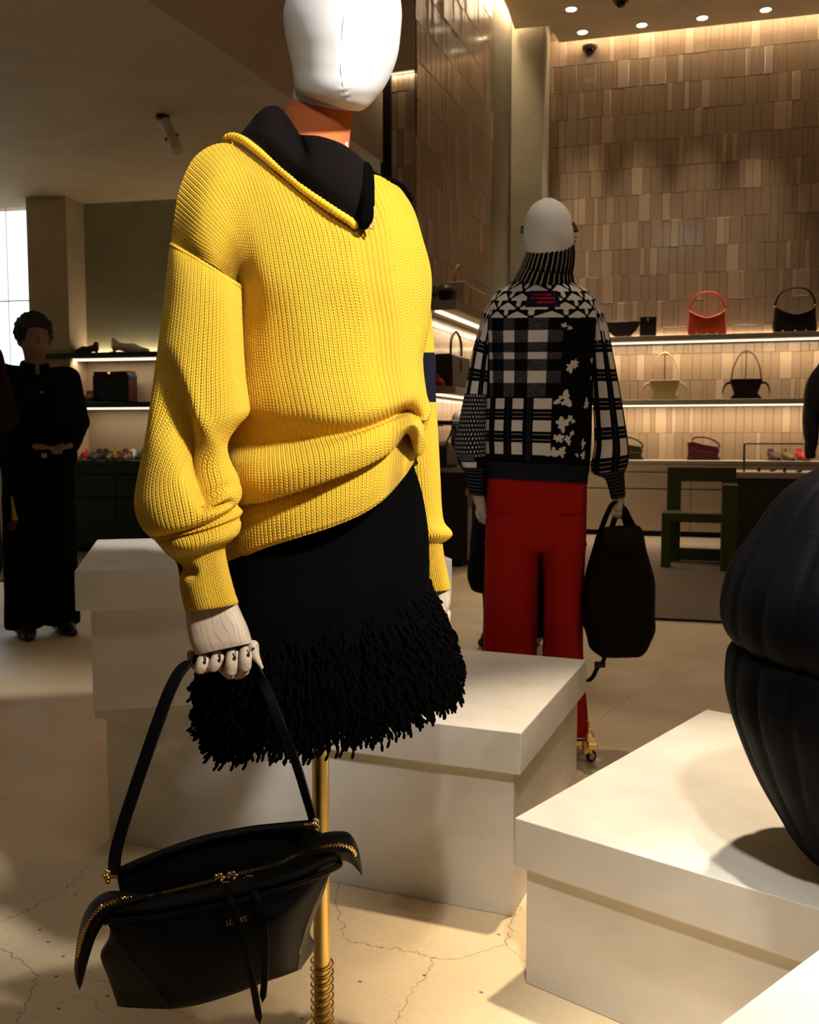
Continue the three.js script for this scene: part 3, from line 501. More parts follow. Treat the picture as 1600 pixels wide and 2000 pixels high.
// shoes
const shoeGeo = (() => {
  const f = (x, y, z) => {
    let d = smin(capsule(x, y, z, [-0.07, 0.05, 0], [0.02, 0.03, 0], 0.03, 0.032), capsule(x, y, z, [0.02, 0.026, 0], [0.115, 0.018, 0], 0.034, 0.018), 0.03);
    d = smin(d, capsule(x, y, z, [-0.09, 0.05, 0], [-0.095, 0.085, 0], 0.026, 0.024), 0.02);
    d = Math.max(d, -ellip(x, y, z, [-0.04, 0.105, 0], [0.075, 0.055, 0.024]));
    return smin(d, capsule(x, y, z, [-0.1, 0.04, 0], [-0.1, 0.004, 0], 0.016, 0.009), 0.012);
  };
  return surfaceNets((x, y, z) => Math.max(f(x, y, z), -y), [-0.15, -0.01, -0.06], [0.16, 0.14, 0.06], 0.006);
})();
const soleGeo = ext([[-0.125, -0.022], [-0.05, -0.026], [0.05, -0.036], [0.12, -0.022], [0.135, 0], [0.12, 0.022], [0.05, 0.036], [-0.05, 0.026], [-0.125, 0.022], [-0.132, 0]], 0.008, 0.003).rotateX(-Math.PI / 2).translate(0, 0.005, 0);
function shoe(name, label, pos, turn, mat, k = 1, sole) {
  const t = thing(name, label, 'shoe', pos, turn); t.scale.setScalar(k);
  mesh('upper', shoeGeo, mat, t); mesh('sole', soleGeo, sole ?? std(0x1a120c, 0.6), t); return t;
}
const fm = (r, g, b) => phys(new THREE.Color(r, g, b), 0.55, { specularIntensity: 0.35 });
for (const [px, c, label] of [[1515, [0.05, 0.02, 0.014], 'dark brown shoe on the counter behind the glass case'], [1542, [0.13, 0.09, 0.03], 'olive tan shoe on the counter between the brown shoe and the red shoe'], [1571, [0.4, 0.02, 0.015], 'red shoe on the counter behind the glass case, below the ponytail']]) shoe('pump', label, onShelf(px, CT, 0.35), bwTurn - 1.35, fm(...c), 1.25);
{
  const { t: c, y } = CASE, w = (x, z) => V(x, y, z).applyAxisAngle(V(0, 1, 0), c.rotation.y).add(V(c.position.x, 0, c.position.z));
  for (const [x, z, label] of [[-0.25, 0.02, 'flat dark sandal lying inside the glass case, further from the viewer'], [-0.05, 0.17, 'flat dark sandal lying inside the glass case, nearer the viewer']]) {
    const t = thing('sandal', label, 'sandal', w(x, z), c.rotation.y + 0.15); mesh('sole', soleGeo.clone().scale(1.5, 1.3, 1.2), fm(0.05, 0.035, 0.02), t);
    mesh('strap', tubeAt([V(-0.02, 0.01, -0.045), V(0.02, 0.035, 0), V(-0.02, 0.01, 0.045)], 0.008, 14, 8), fm(0.06, 0.04, 0.02), t); mesh('toe_strap', tubeAt([V(-0.12, 0.012, -0.03), V(-0.12, 0.045, 0), V(-0.12, 0.012, 0.03)], 0.009, 14, 8), fm(0.06, 0.04, 0.02), t);
  }
}
// side tile wall
const onPart = (px, off, y) => { const p = hit(px, 800, ltA.clone().addScaledVector(ltN, off), ltN); return V(p.x, y, p.z); };
{
  let t = thing('round_bag', 'dark round bag with a strap on the upper side shelf beside the yellow sleeve', 'handbag', onPart(874, 0.17, S1), ltTurn), m = bagMat(0.012, 0.007, 0.006);
  mesh('body', new THREE.SphereGeometry(0.1, 28, 18).scale(1.3, 0.78, 0.7).translate(0, 0.078, 0), m, t); mesh('strap', tubeAt([V(-0.12, 0.1, 0), V(-0.25, 0.1, 0.02), V(-0.36, 0.075, 0.03), V(-0.42, 0.02, 0.03)], 0.022, 20, 8), m, t);
  t = thing('box_bag', 'boxy beige bag with a loop handle on the upper side shelf', 'handbag', onPart(913, 0.16, S1), ltTurn); m = bagMat(0.55, 0.42, 0.28);
  mesh('body', box(0.46, 0.19, 0.17, 0.05, 0.096, 0, 0.012), m, t); mesh('flap', box(0.47, 0.09, 0.18, 0.05, 0.16, 0.002, 0.012), m, t); mesh('side_block', box(0.16, 0.22, 0.16, -0.3, 0.11, 0, 0.012), m, t);
  mesh('handle', tubeAt([V(-0.37, 0.21, 0), V(-0.36, 0.3, 0), V(-0.28, 0.37, 0), V(-0.2, 0.3, 0), V(-0.2, 0.2, 0)], 0.009, 24, 8), m, t);
  t = thing('tote_bag', 'dark brown tote with an arched handle and yellow tag on the lower side shelf', 'handbag', onPart(884, 0.17, S2), ltTurn); m = bagMat(0.02, 0.01, 0.007);
  mesh('body', extB([[-0.24, 0], [0.24, 0], [0.27, 0.27], [-0.26, 0.27]], 0.15, 0.02, false), m, t); mesh('handle', tubeAt([V(-0.15, 0.26, 0.03), V(-0.13, 0.4, 0.03), V(0, 0.47, 0.03), V(0.13, 0.4, 0.03), V(0.15, 0.26, 0.03)], 0.011, 28, 8), m, t); mesh('tag', box(0.05, 0.09, 0.008, 0.02, 0.19, 0.08, 0.003), fm(0.4, 0.28, 0.02), t);
  shoe('flat_shoe', 'red flat shoe beside the dark brown tote on the lower side shelf', onPart(858, 0.2, S2), ltTurn, fm(0.45, 0.03, 0.02), 0.9);
  t = thing('slouch_bag', 'black slouchy bag with a thin strap on the side counter', 'handbag', onPart(866, 0.22, CT), ltTurn); m = bagMat(0.008, 0.006, 0.006);
  mesh('body', extB([[-0.17, 0], [0.2, 0], [0.16, 0.08], [0.05, 0.15], [-0.08, 0.2], [-0.17, 0.14]], 0.16, 0.03), m, t); mesh('strap', tubeAt([V(-0.02, 0.17, 0), V(0.12, 0.22, 0), V(0.3, 0.33, 0), V(0.33, 0.2, 0), V(0.16, 0.06, 0.02)], 0.008, 30, 8), m, t);
  t = thing('tall_bag', 'tall black bag standing on the side counter next to the checked sleeve', 'handbag', onPart(906, 0.2, CT), ltTurn);
  mesh('body', extB([[-0.16, 0], [0.2, 0], [0.22, 0.36], [0.05, 0.42], [-0.12, 0.37]], 0.15, 0.025), m, t); mesh('handle', tubeAt([V(-0.08, 0.36, 0), V(0.02, 0.5, 0), V(0.14, 0.36, 0)], 0.01, 18, 8), m, t);
  t = thing('riser_tray', 'small dark tray on a thin riser above the side counter', 'display stand', onPart(872, 0.2, CT), ltTurn); const y = onPart(880, 0.2, 0).distanceTo(V(0, 0, 0)) && hit(878, 826, ltA.clone().addScaledVector(ltN, 0.2), ltN).y - CT;
  mesh('tray', box(0.4, 0.035, 0.2, 0.05, y, 0, 0.01), m, t); mesh('riser', box(0.02, y - 0.017, 0.02, 0.1, (y - 0.017) / 2, -0.15, 0.003), m, t); mesh('bracket', box(0.03, 0.012, 0.1, 0.1, y - 0.02, -0.11, 0.003), m, t);
}
// left shelves and counter
const onLS = (px, y, off = 0.2) => { const p = onLeft(px, 800, off); return V(p.x, y, p.z); };
{
  const y1 = onLeft(220, 688, 0.34).y, y2 = onLeft(220, 785, 0.34).y;
  shoe('heeled_sandal', 'dark and yellow shoe on the upper dark green shelf', onLS(171, y1), 2.9, fm(0.1, 0.07, 0.015), 1.1, fm(0.03, 0.02, 0.01));
  shoe('sneaker', 'white and brown shoe on the upper dark green shelf', onLS(256, y1), 0.2, fm(0.85, 0.78, 0.68), 1.35, fm(0.12, 0.05, 0.03));
  let t = thing('tote_bag', 'dark blue bag with brown leather flap and trim on the lower dark green shelf', 'handbag', onLS(226, y2), lwTurn), m = bagMat(0.018, 0.032, 0.05), b = bagMat(0.045, 0.012, 0.007);
  mesh('body', extB([[-0.13, 0], [0.14, 0], [0.17, 0.15], [0.16, 0.25], [-0.15, 0.25], [-0.17, 0.14]], 0.16, 0.02), m, t);
  mesh('flap', extB([[-0.17, 0.2], [0.16, 0.2], [0.18, 0.24], [0.16, 0.285], [0, 0.28], [-0.17, 0.285]], 0.17, 0.015, false), b, t);
  mesh('side_trim', [box(0.03, 0.24, 0.165, 0.165, 0.125, 0, 0.01), box(0.03, 0.24, 0.165, -0.165, 0.125, 0, 0.01)], b, t); mesh('clasp', new THREE.SphereGeometry(0.013, 12, 8).translate(-0.01, 0.255, 0.09), M.gold, t);
  shoe('pump', 'dark red shoe beside the dark blue bag', onLS(176, y2), -1.25, fm(0.06, 0.01, 0.008), 1.2);
  const items = [[164, 'red shoe with a pale sole beside the black-clad elbow', [0.4, 0.01, 0.02], -1.2, 0.16], [183, 'dark green shoe, first from the elbow on the shoe counter', [0.02, 0.05, 0.012], -1.7, 0.14], [200, 'black shoe, second from the elbow on the shoe counter', [0.012, 0.012, 0.012], -1.5, 0.14],
    [219, 'yellow shoe in the middle of the shoe counter', [0.22, 0.18, 0.02], -1.3, 0.14], [237, 'dark brown shoe right of the yellow one on the shoe counter', [0.06, 0.035, 0.022], -1.6, 0.14], [256, 'pale grey shoe near the yellow sleeve on the shoe counter', [0.5, 0.5, 0.48], -1.4, 0.14], [274, 'dark green shoe nearest the yellow sleeve on the shoe counter', [0.015, 0.035, 0.02], -1.6, 0.14],
    [188, 'deep purple shoe in the front row of the shoe counter', [0.05, 0.02, 0.05], -1.7, 0.42], [212, 'olive shoe in the front row of the shoe counter', [0.1, 0.09, 0.02], -1.45, 0.42], [227, 'dark red shoe standing between the yellow and the brown shoe', [0.12, 0.02, 0.015], -1.5, 0.42], [247, 'tan shoe in the front row of the shoe counter', [0.2, 0.13, 0.06], -1.65, 0.42]];
  items.forEach(([px, label, c, a, off], i) => shoe('sneaker', label, onLS(px, CTL, off), a, fm(...c), i > 6 ? 0.8 : 1.0, i === 0 ? fm(0.7, 0.65, 0.55) : undefined));
}
// ---------------------------------------------------------------- the mannequin in the yellow sweater (z is metres in front of its pole)
const MQ = thing('mannequin', 'egg-headed mannequin in a yellow ribbed sweater and black fringed skirt on a gold pole', 'mannequin', V(at(627, 1500, 1.54).x, 0, -1.54));
const wpt = (p, D = 1.54) => at(p[0], p[1], D - p[2]);
const wps = (l, D) => l.map((p) => wpt(p, D));
const rib = (x) => 0.0012 * Math.sqrt(Math.abs(Math.sin(Math.PI * x))) - 0.0008;
const zE = (px) => { const x = (px - 630) / 1200, q = 1 - (x / 0.181) ** 2; return -0.262 * x + 0.165 * Math.sqrt(Math.max(0.004, q)); };
const zB = (px) => { const x = (px - 630) / 1200, q = 1 - (x / 0.185) ** 2; return -0.262 * x - 0.165 * Math.sqrt(Math.max(0.004, q)); };
{ // head, neck and pole
  const rows = [[674, -87, 676, -87, 0.02, 0.001, 0], [655, -84, 695, -86, 0.02, 0.015, 0], [625, -78, 728, -80, 0.02, 0.055, 0], [590, -52, 760, -52, 0.02, 0.085, 0], [566, -18, 778, -20, 0.02, 0.098, 0], [554, 20, 785, 20, 0.02, 0.104, -2], [556, 60, 783, 62, 0.02, 0.106, -3], [563, 95, 777, 108, 0.02, 0.104, -3], [570, 128, 764, 146, 0.022, 0.1, -2], [574, 158, 749, 174, 0.026, 0.092, 0], [580, 177, 734, 192, 0.03, 0.078, 2], [602, 189, 722, 205, 0.035, 0.06, 3], [640, 203, 712, 213, 0.04, 0.035, 2], [682, 216, 702, 217.5, 0.045, 0.008, 0]];
  const seamPx = [[-90, 690], [0, 678], [60, 668], [130, 664], [180, 671], [205, 682], [217, 692]], fn = loopFn(rows);
  const sOf = (t) => { const r = crRow(rows, t), y = (r[1] + r[3]) / 2; const pl = (q) => { let i = 0; while (i < 5 && seamPx[i + 1][0] < q) i++; const a = seamPx[i], b = seamPx[i + 1]; return lerp(a[1], b[1], clamp((q - a[0]) / (b[0] - a[0]))); }; let px = 0; for (let k = -4; k <= 4; k++) px += pl(y + k * 7) / 9; return Math.acos(clamp(1 - 2 * (px - r[0]) / (r[2] - r[0]), -1, 1)) / (2 * Math.PI); };
  const head = wmesh('head', sculpt(fn, 72, 90, { closed: true, uS: 1, vS: 1.6, disp: (s, t) => { const d = s - sOf(t); return -0.0009 * Math.exp(-((d / 0.0035) ** 2)) + 0.0009 * Math.exp(-(((Math.abs(d) - 0.0085) / 0.005) ** 2)); } }), M.headCloth, MQ);
  const seam = []; for (let k = 0; k <= 40; k++) { const t = 0.1 + 0.89 * k / 40; seam.push(wpt(fn(sOf(t), t)).add(V(0, 0, 0.0003))); }
  wmesh('seam', tubeAt(seam, 0.00035, 80, 6), std(0xb7b4ae, 0.8), head);
  wmesh('neck_ring', sculpt(loopFn([[577, 150, 690, 180, 0.0, 0.05, 4], [574, 168, 690, 198, 0.0, 0.052, 6], [572, 184, 689, 213, 0.0, 0.053, 7], [572, 200, 688, 225, 0, 0.05, 7]]), 48, 12, { closed: true }), M.whitePaint, MQ);
  wmesh('neck_cover', sculpt(loopFn([[572, 189, 689, 215, 0.0, 0.0525, 7], [569, 192, 690.5, 217, 0.0, 0.0555, 8], [565, 202, 689, 226, 0.0, 0.056, 6], [557, 215, 686, 250, 0, 0.058, 4], [550, 240, 683, 275, 0, 0.06, 2], [544, 275, 682, 305, 0, 0.064, 0], [535, 330, 690, 350, 0, 0.07, 0], [520, 390, 700, 400, 0, 0.08, 0]]), 64, 40, { closed: true, uS: 1, vS: 3 }), M.orange, MQ);
  wmesh('neck_tag', sculpt(gridFn([[[674, 278, 0.03], [680, 276, 0.024]], [[675, 291, 0.03], [680, 289, 0.024]]]), 4, 4), std(0xe9b7bd, 0.8), MQ);
  const px0 = at(627, 1600, 1.54).x - MQ.position.x;
  mesh('pole', [new THREE.CylinderGeometry(0.0142, 0.0142, 1.0, 40).translate(0, 0.5, 0)], phys(new THREE.Color(0.72, 0.52, 0.17), 0.3, { metalness: 1 }), MQ).position.x = px0;
  const coil = []; for (let k = 0; k <= 260; k++) { const u = k / 260, a = u * Math.PI * 2 * 9 + 2.4; coil.push(V(Math.cos(a) * 0.0185 + px0, 0.155 - u * 0.125, Math.sin(a) * 0.0185)); }
  mesh('spring', tubeAt(coil, 0.0019, 520, 8), M.brass, MQ);
  mesh('base_plate', [new THREE.CylinderGeometry(0.048, 0.048, 0.008, 64).translate(px0, 0.004, 0), new THREE.CylinderGeometry(0.03, 0.035, 0.03, 32).translate(px0, 0.02, 0)], M.brass, MQ);
}
// sweater: a front and a back panel, two sleeves, roll at the neck, folded collar
const R = [0, 5.5, 12.5, 19.9, 26.9, 33.9, 41.6, 47.9, 54.2, 59.7, 65];
const sOfRib = (x) => { let i = 0; while (i < 9 && R[i + 1] < x) i++; return (i + (x - R[i]) / (R[i + 1] - R[i])) / 10; };
const frontRows = [
  [[333, 478, .12], [340, 430, .13], [352, 365, .12], [385, 302, .10], [446, 280, .07], [522, 325, .10], [612, 390, .13], [690, 435, .125], [722, 345, .03], [770, 360, -.05], [787, 373, -.09]],
  [[378, 500, .17], [385, 465, .18], [398, 410, .175], [425, 345, .15], [478, 335, .125], [540, 372, .13], [623, 420, .14], [697, 457, .135], [740, 385, .06], [789, 393, -.01], [809, 410, -.08]],
  [[425, 524, .18], [434, 500, .18], [448, 465, .172], [468, 430, .158], [502, 415, .152], [560, 430, .156], [634, 456, .152], [702, 482, .14], [758, 440, .09], [806, 450, .03], [825, 460, -.05]],
  [[456, 558, .12], [462, 545, .12], [470, 535, .125], [488, 528, .14], [520, 528, .16], [583, 532, .17], [650, 540, .163], [712, 548, .142], [772, 545, .1], [822, 540, .04], [844, 540, -.04]],
  [[440, 605, .05], [455, 608, .08], [471, 612, .10], [497, 615, .125], [532, 618, .15], [597, 622, .17], [667, 630, .158], [727, 635, .135], [784, 635, .095], [822, 632, .04], [838, 638, -.03]],
  [[440, 690, .05], [456, 693, .08], [472, 696, .10], [500, 700, .125], [541, 704, .15], [608, 710, .172], [678, 716, .165], [736, 718, .14], [788, 718, .10], [815, 714, .055], [827, 700, -.03]],
  [[436, 785, .05], [455, 790, .08], [476, 794, .105], [512, 798, .132], [560, 802, .16], [628, 806, .185], [696, 806, .18], [752, 795, .152], [797, 782, .105], [822, 775, .06], [834, 768, -.02]],
  [[432, 855, .03], [450, 862, .06], [470, 864, .08], [508, 862, .105], [562, 858, .135], [632, 852, .158], [701, 840, .152], [757, 820, .12], [795, 802, .055], [830, 818, .05], [843, 800, -.01]],
  [[430, 905, .04], [448, 908, .075], [468, 908, .10], [506, 905, .135], [566, 896, .168], [640, 874, .185], [708, 848, .17], [764, 826, .14], [803, 814, .10], [822, 822, .06], [831, 840, -.01]],
  [[430, 948, .05], [448, 950, .085], [468, 949, .11], [508, 942, .148], [570, 925, .182], [644, 902, .198], [711, 877, .182], [766, 854, .15], [806, 830, .125], [826, 852, .08], [831, 868, -.01]],
  [[430, 985, .04], [448, 987, .075], [468, 986, .10], [510, 981, .136], [572, 963, .17], [645, 938, .186], [712, 912, .17], [765, 881, .138], [796, 846, .085], [813, 884, .07], [822, 890, -.01]],
  [[430, 972, .01], [448, 974, .045], [468, 972, .07], [510, 966, .105], [572, 946, .135], [645, 920, .15], [712, 894, .136], [764, 870, .105], [792, 846, .03], [804, 862, .02], [815, 870, -.03]],
  [[436, 1040, .03], [450, 1040, .065], [470, 1034, .09], [512, 1022, .122], [574, 1004, .152], [646, 982, .165], [711, 957, .15], [758, 927, .118], [790, 900, .075], [806, 884, .035], [814, 880, -.03]],
  [[438, 1104, .03], [452, 1099, .065], [474, 1088, .09], [516, 1071, .122], [577, 1052, .15], [647, 1031, .16], [709, 1006, .145], [754, 977, .112], [788, 940, .07], [806, 912, .03], [813, 892, -.03]],
];
const SW = new THREE.Group(); SW.name = 'sweater'; MQ.add(SW); SW.userData.label = 'yellow ribbed knit sweater with a dark brown folded collar';
{
  const g0 = gridFn(frontRows), fn = (s, t) => g0(sOfRib(s * 65), t);
  const edge = (t) => 0.004 * smooth(0.985, 1, t);
  // creases: [polyline in the design plane, depth, width, sharp side]
  wmesh('front_panel', sculpt(fn, 390, 420, { uS: 65, vS: 222, disp: (s, t) => 0.8 * rib(s * 65) - edge(t) }), M.yellow, SW);
  const back = frontRows.map((r, j) => r.map((p, k) => {
    if (j === 0 || k === 0 || k === 10) return p;
    const px = lerp(p[0], [415, 425, 440, 470, 530, 600, 670, 735, 785, 815, 830][k], j < 3 ? 0.25 * j : 1), y = p[1];
    return [px, y, j < 3 ? p[2] - [0, 0.1, 0.17][j] : zB(px) * (j > 10 ? 0.9 : 1)];
  }));
  wmesh('back_panel', sculpt(gridFn(back), 120, 140, { uS: 65, vS: 222, flip: true }), M.yellow, SW);
  // shoulder facing: black strip along the far shoulder
  wmesh('shoulder_facing', tubeAt(wps([[724, 340, 0.0], [742, 350, -0.02], [762, 354, -0.05], [786, 369, -0.09], [800, 388, -0.1]]), 0.0065, 30, 10), M.blackCloth, SW);
  // rolled edge at the neck
  const nk = wps([[449, 283, 0.05], [441, 273, 0.055], [450, 267, 0.062], [470, 271, 0.076], [500, 292, 0.094], [545, 329, 0.115], [600, 375, 0.134], [650, 410, 0.146], [683, 431, 0.146], [692, 439, 0.143]]);
  wmesh('neck_roll', tubeAt(nk, (u) => 0.0058 + 0.0005 * Math.sin(u * 260) * smooth(0, 0.1, u), 220, 14), M.yellow, SW);
  // collar
  const col = [
    [[470, 262, .02], [488, 270, .07], [512, 290, .1], [545, 322, .12], [585, 356, .134], [625, 386, .142], [660, 412, .145], [697, 440, .142]],
    [[480, 250, .015], [502, 252, .075], [528, 268, .108], [560, 300, .128], [597, 330, .142], [634, 352, .15], [667, 374, .152], [704, 402, .148]],
    [[490, 238, 0], [512, 228, .06], [538, 236, .09], [568, 272, .115], [600, 300, .13], [636, 314, .14], [676, 334, .142], [712, 362, .132]],
    [[499, 226, -.02], [518, 212, .03], [543, 210, .05], [564, 232, .075], [586, 264, .09], [628, 269, .105], [674, 286, .108], [712, 316, .09]],
    [[506, 224, -.04], [524, 212, .01], [546, 216, .03], [566, 240, .055], [588, 272, .07], [628, 275, .08], [670, 292, .08], [704, 322, .06]],
    [[516, 250, -.05], [530, 250, -.01], [552, 258, .01], [570, 275, .03], [590, 296, .045], [626, 300, .05], [662, 315, .05], [694, 345, .04]],
  ];
  for (const r of col) { const m = (a, b, u) => a.map((x, k) => lerp(x, b[k], u)); r.splice(5, 0, m(r[4], r[5], 0.3)); r.splice(4, 0, m(r[3], r[4], 0.7)); } // sharper corner where the collar turns down
  const cl = wmesh('collar', sculpt(gridFn(col), 90 * 5, 120, { uS: 90, vS: 260, disp: (s) => 0.55 * rib(s * 90) }), M.brownKnit, SW, 'dark brown ribbed collar folded over');
  wmesh('collar_back', sculpt(gridFn([[[499, 228, -.02], [540, 225, -.08], [620, 250, -.1], [700, 310, -.06], [716, 320, .05]], [[485, 255, 0], [530, 280, -.1], [620, 320, -.12], [720, 350, -.08], [728, 360, .02]]]), 40, 12), M.brownKnit, cl);
  // turned-back zip facing
  const fl = [[[700, 440, .146], [697, 420, .15], [706, 380, .148], [711, 335, .118], [712, 316, .095]], [[704, 448, .15], [708, 425, .158], [716, 385, .153], [720, 345, .12], [718, 316, .092]], [[716, 448, .146], [724, 425, .15], [728, 385, .142], [729, 345, .108], [726, 325, .085]], [[722, 440, .135], [731, 425, .138], [732, 385, .128], [731, 350, .098], [729, 333, .07]], [[716, 440, .125], [724, 425, .128], [726, 385, .118], [725, 350, .088], [723, 335, .06]]];
  const fc = wmesh('zip_facing', sculpt(gridFn(fl), 30, 24), M.blackCloth, SW, 'black turned-back facing with a zip');
  const teeth = []; for (let k = 0; k < 16; k++) { const q = wpt([729.5 + Math.sin(k * 0.2) * 1.2, 404 + k * 2.5, 0.142]); teeth.push(new THREE.BoxGeometry(0.004, 0.0011, 0.002).translate(q.x, q.y, q.z)); }
  const q = wpt([725, 444, 0.145]); teeth.push(box(0.006, 0.006, 0.004, q.x, q.y, q.z, 0.001)); wmesh('zip_teeth', teeth, M.gold, fc);
}
// folds pressed into a sleeve: distance to polylines in the design plane
const segD = (px, py, l) => { let best = 1e9, side = 0, u = 0; for (let i = 0; i + 1 < l.length; i++) { const [ax, ay] = l[i], [bx, by] = l[i + 1], dx = bx - ax, dy = by - ay, t = clamp(((px - ax) * dx + (py - ay) * dy) / (dx * dx + dy * dy)), ex = px - ax - dx * t, ey = py - ay - dy * t, d = Math.hypot(ex, ey); if (d < best) { best = d; side = Math.sign(dx * ey - dy * ex); u = (i + t) / (l.length - 1); } } return [best, side, u]; };
{ // near sleeve
  const rows = [
    [333, 472, 470, 556, .13, .06, -2], [330, 492, 472, 578, .135, .07, -2], [326, 530, 473, 612, .14, .076, -2], [320, 590, 475, 655, .145, .078, -1], [312, 650, 477, 695, .15, .078, 0], [302, 725, 481, 745, .155, .08, 1], [293, 790, 487, 786, .158, .082, 2],
    [286, 840, 486, 808, .16, .082, 3], [276, 895, 462, 836, .162, .08, 4], [269, 930, 446, 862, .164, .08, 6], [264, 958, 446, 892, .166, .082, 8], [262, 982, 462, 928, .168, .088, 12], [266, 1006, 472, 955, .168, .092, 18], [275, 1026, 471, 974, .168, .09, 22], [284, 1038, 463, 984, .168, .08, 20],
    [291, 1045, 466, 990, .168, .074, 14], [296, 1050, 474, 1000, .168, .078, 12], [300, 1053, 468, 1012, .168, .072, 8], [304, 1057, 471, 1024, .168, .078, 8], [312, 1066, 467, 1040, .168, .08, 10], [324, 1080, 452, 1054, .168, .072, 8], [336, 1090, 442, 1062, .168, .06, 4], [345, 1100, 440, 1076, .168, .056, 4], [350, 1122, 446, 1108, .168, .054, 4], [351, 1145, 453, 1136, .168, .054, 4], [355, 1166, 459, 1158, .168, .054, 4], [360, 1187, 465, 1174, .168, .053, 4], [362, 1193, 464, 1178, .168, .05, 4], [364, 1186, 460, 1172, .168, .046, 4]];
  const ridge = [[348, 640], [358, 720], [385, 810], [420, 880], [448, 930], [466, 950]];
  const fn = loopFn(rows, 2.15);
  wmesh('sleeve', sculpt(fn, 64 * 6, 470, { closed: true, uS: 64, vS: 222, disp: (s, t, px, py, l) => {
    let d = 0.75 * rib(s * 64);
    if (s < 0.5) {
      const [r, side, u] = segD(px, py, ridge), e = smooth(0.05, 0.4, u) * smooth(1.02, 0.86, u);
      const x = side < 0 ? -r : r;                                       // positive: left of the ridge
      d -= 0.034 * e * Math.exp(-(((x - 46) / 31) ** 2)) * smooth(0.02, 0.12, s) - 0.005 * e * Math.exp(-((x / 16) ** 2));
      const h = segD(px, py, [[398, 994], [430, 990], [452, 983]]); d -= 0.012 * Math.exp(-((h[0] / 7) ** 2));
      const k = segD(px, py, [[352, 1110], [372, 1118]]); d -= 0.008 * Math.exp(-((k[0] / 12) ** 2));
    }
    return d;
  } }), M.yellow, SW);
  const sm = []; for (let k = 0; k <= 30; k++) { const p = fn(k / 60, 0.008); sm.push(wpt([p[0], p[1] + 1, p[2] + 0.001])); }
  wmesh('armhole_seam', tubeAt(sm, 0.0016, 60, 8), M.yellow, SW);
}
{ // far sleeve
  const rows = [[720, 560, 838, 560, -.13, .05, 0], [735, 640, 845, 640, -.15, .055, 0], [745, 690, 849, 690, -.155, .055, 0], [745, 740, 850, 740, -.155, .055, 0], [748, 787, 852, 787, -.155, .055, 0], [755, 850, 856, 850, -.155, .055, 0], [762, 930, 860, 930, -.155, .055, 0], [770, 990, 863, 990, -.155, .055, 1], [778, 1020, 868, 1020, -.155, .058, 2], [785, 1034, 881, 1036, -.155, .062, 3], [790, 1044, 883, 1046, -.155, .06, 3], [800, 1055, 872, 1056, -.155, .05, 3], [806, 1062, 865, 1061, -.155, .046, 2], [812, 1090, 868, 1088, -.155, .044, 2], [818, 1120, 874, 1118, -.155, .044, 3], [824, 1149, 880, 1147, -.155, .044, 4], [826, 1152, 878, 1150, -.155, .041, 4]];
  const fn = loopFn(rows, 2.1), band = (t) => { const y = crRow(rows, t)[3]; return y; };
  let a = 0, b = 0; for (let t = 0; t < 1; t += 0.001) { if (band(t) < 689) a = t; if (band(t) < 786) b = t; }
  const part = (n, t0, t1, m) => wmesh(n, sculpt((s, t) => fn(s, lerp(t0, t1, t)), 46 * 5, Math.round(260 * (t1 - t0)) + 8, { closed: true, uS: 46, vS: 222, disp: (s) => rib(s * 46) }), m, SW);
  part('far_sleeve_top', 0, a, M.yellow); const nb = part('sleeve_band', a, b, M.navyKnit); nb.userData.label = 'navy knit band'; part('far_sleeve', b, 1, M.yellow);
}
// skirt with its thick yarn fringe
{
  const rows = [[460, 960, 790, 850, 0, .095, 20], [452, 1020, 805, 900, 0, .1, 24], [446, 1090, 824, 960, 0, .11, 26], [440, 1150, 836, 1030, 0, .13, 28], [428, 1210, 839, 1090, 0, .155, 30], [410, 1265, 842, 1150, 0, .158, 32], [397, 1315, 868, 1210, 0, .165, 36], [402, 1375, 884, 1280, 0, .17, 40], [420, 1435, 878, 1335, 0, .165, 44]];
  const fn0 = loopFn(rows), fn = (s, t) => { const p = fn0(s, t); return [p[0], p[1], p[2] - 0.2 * (p[0] - 630) / 1200 * 1.1]; };
  const sk = wmesh('skirt', sculpt(fn, 90, 90, { closed: true, uS: 30, vS: 40 }), M.blackCloth, MQ, 'black skirt with a deep fringe of thick yarn');
  const r = rngOf(91), kinds = [0, 1, 2].map((k) => { const L = 0.027 + 0.006 * k, pts = []; for (let i = 0; i <= 6; i++) pts.push(V(Math.sin(i * 1.3 + k) * 0.0022, -L * i / 6, Math.cos(i * 1.1 + 2 * k) * 0.0022)); return tubeAt(pts, (u) => 0.0027 * (1 - 0.25 * u) + 0.0006 * Math.sin(u * 22), 12, 7); });
  const sets = kinds.map(() => []), inv = MQ.matrixWorld.clone().invert();
  for (let i = 0; i < 3900; i++) {
    const s = r(), t0 = Math.pow(r(), 0.62), t = 0.6 + 0.4 * t0, p = wpt(fn(s, t)), c = wpt([627, fn(s, t)[1], 0]);
    const out = p.clone().sub(c).setY(0).normalize(), lowLeft = smooth(0.2, 0.0, Math.min(s, 1 - s));
    const dir = V(0, -1, 0).addScaledVector(out, 0.28 + 0.35 * r()).add(V((r() - 0.5) * 0.5, 0, (r() - 0.5) * 0.5)).normalize();
    const q = new THREE.Quaternion().setFromUnitVectors(V(0, -1, 0), dir), k = 0.75 + 0.5 * r();
    sets[Math.floor(r() * 3)].push(new THREE.Matrix4().compose(p.applyMatrix4(inv), q, V(1, k, 1)));
  }
  sets.forEach((l, i) => { const im = new THREE.InstancedMesh(kinds[i], M.blackCloth, l.length); l.forEach((m, k) => im.setMatrixAt(k, m)); im.name = 'fringe'; im.userData.kind = 'stuff'; im.castShadow = im.receiveShadow = true; sk.add(im); });
}
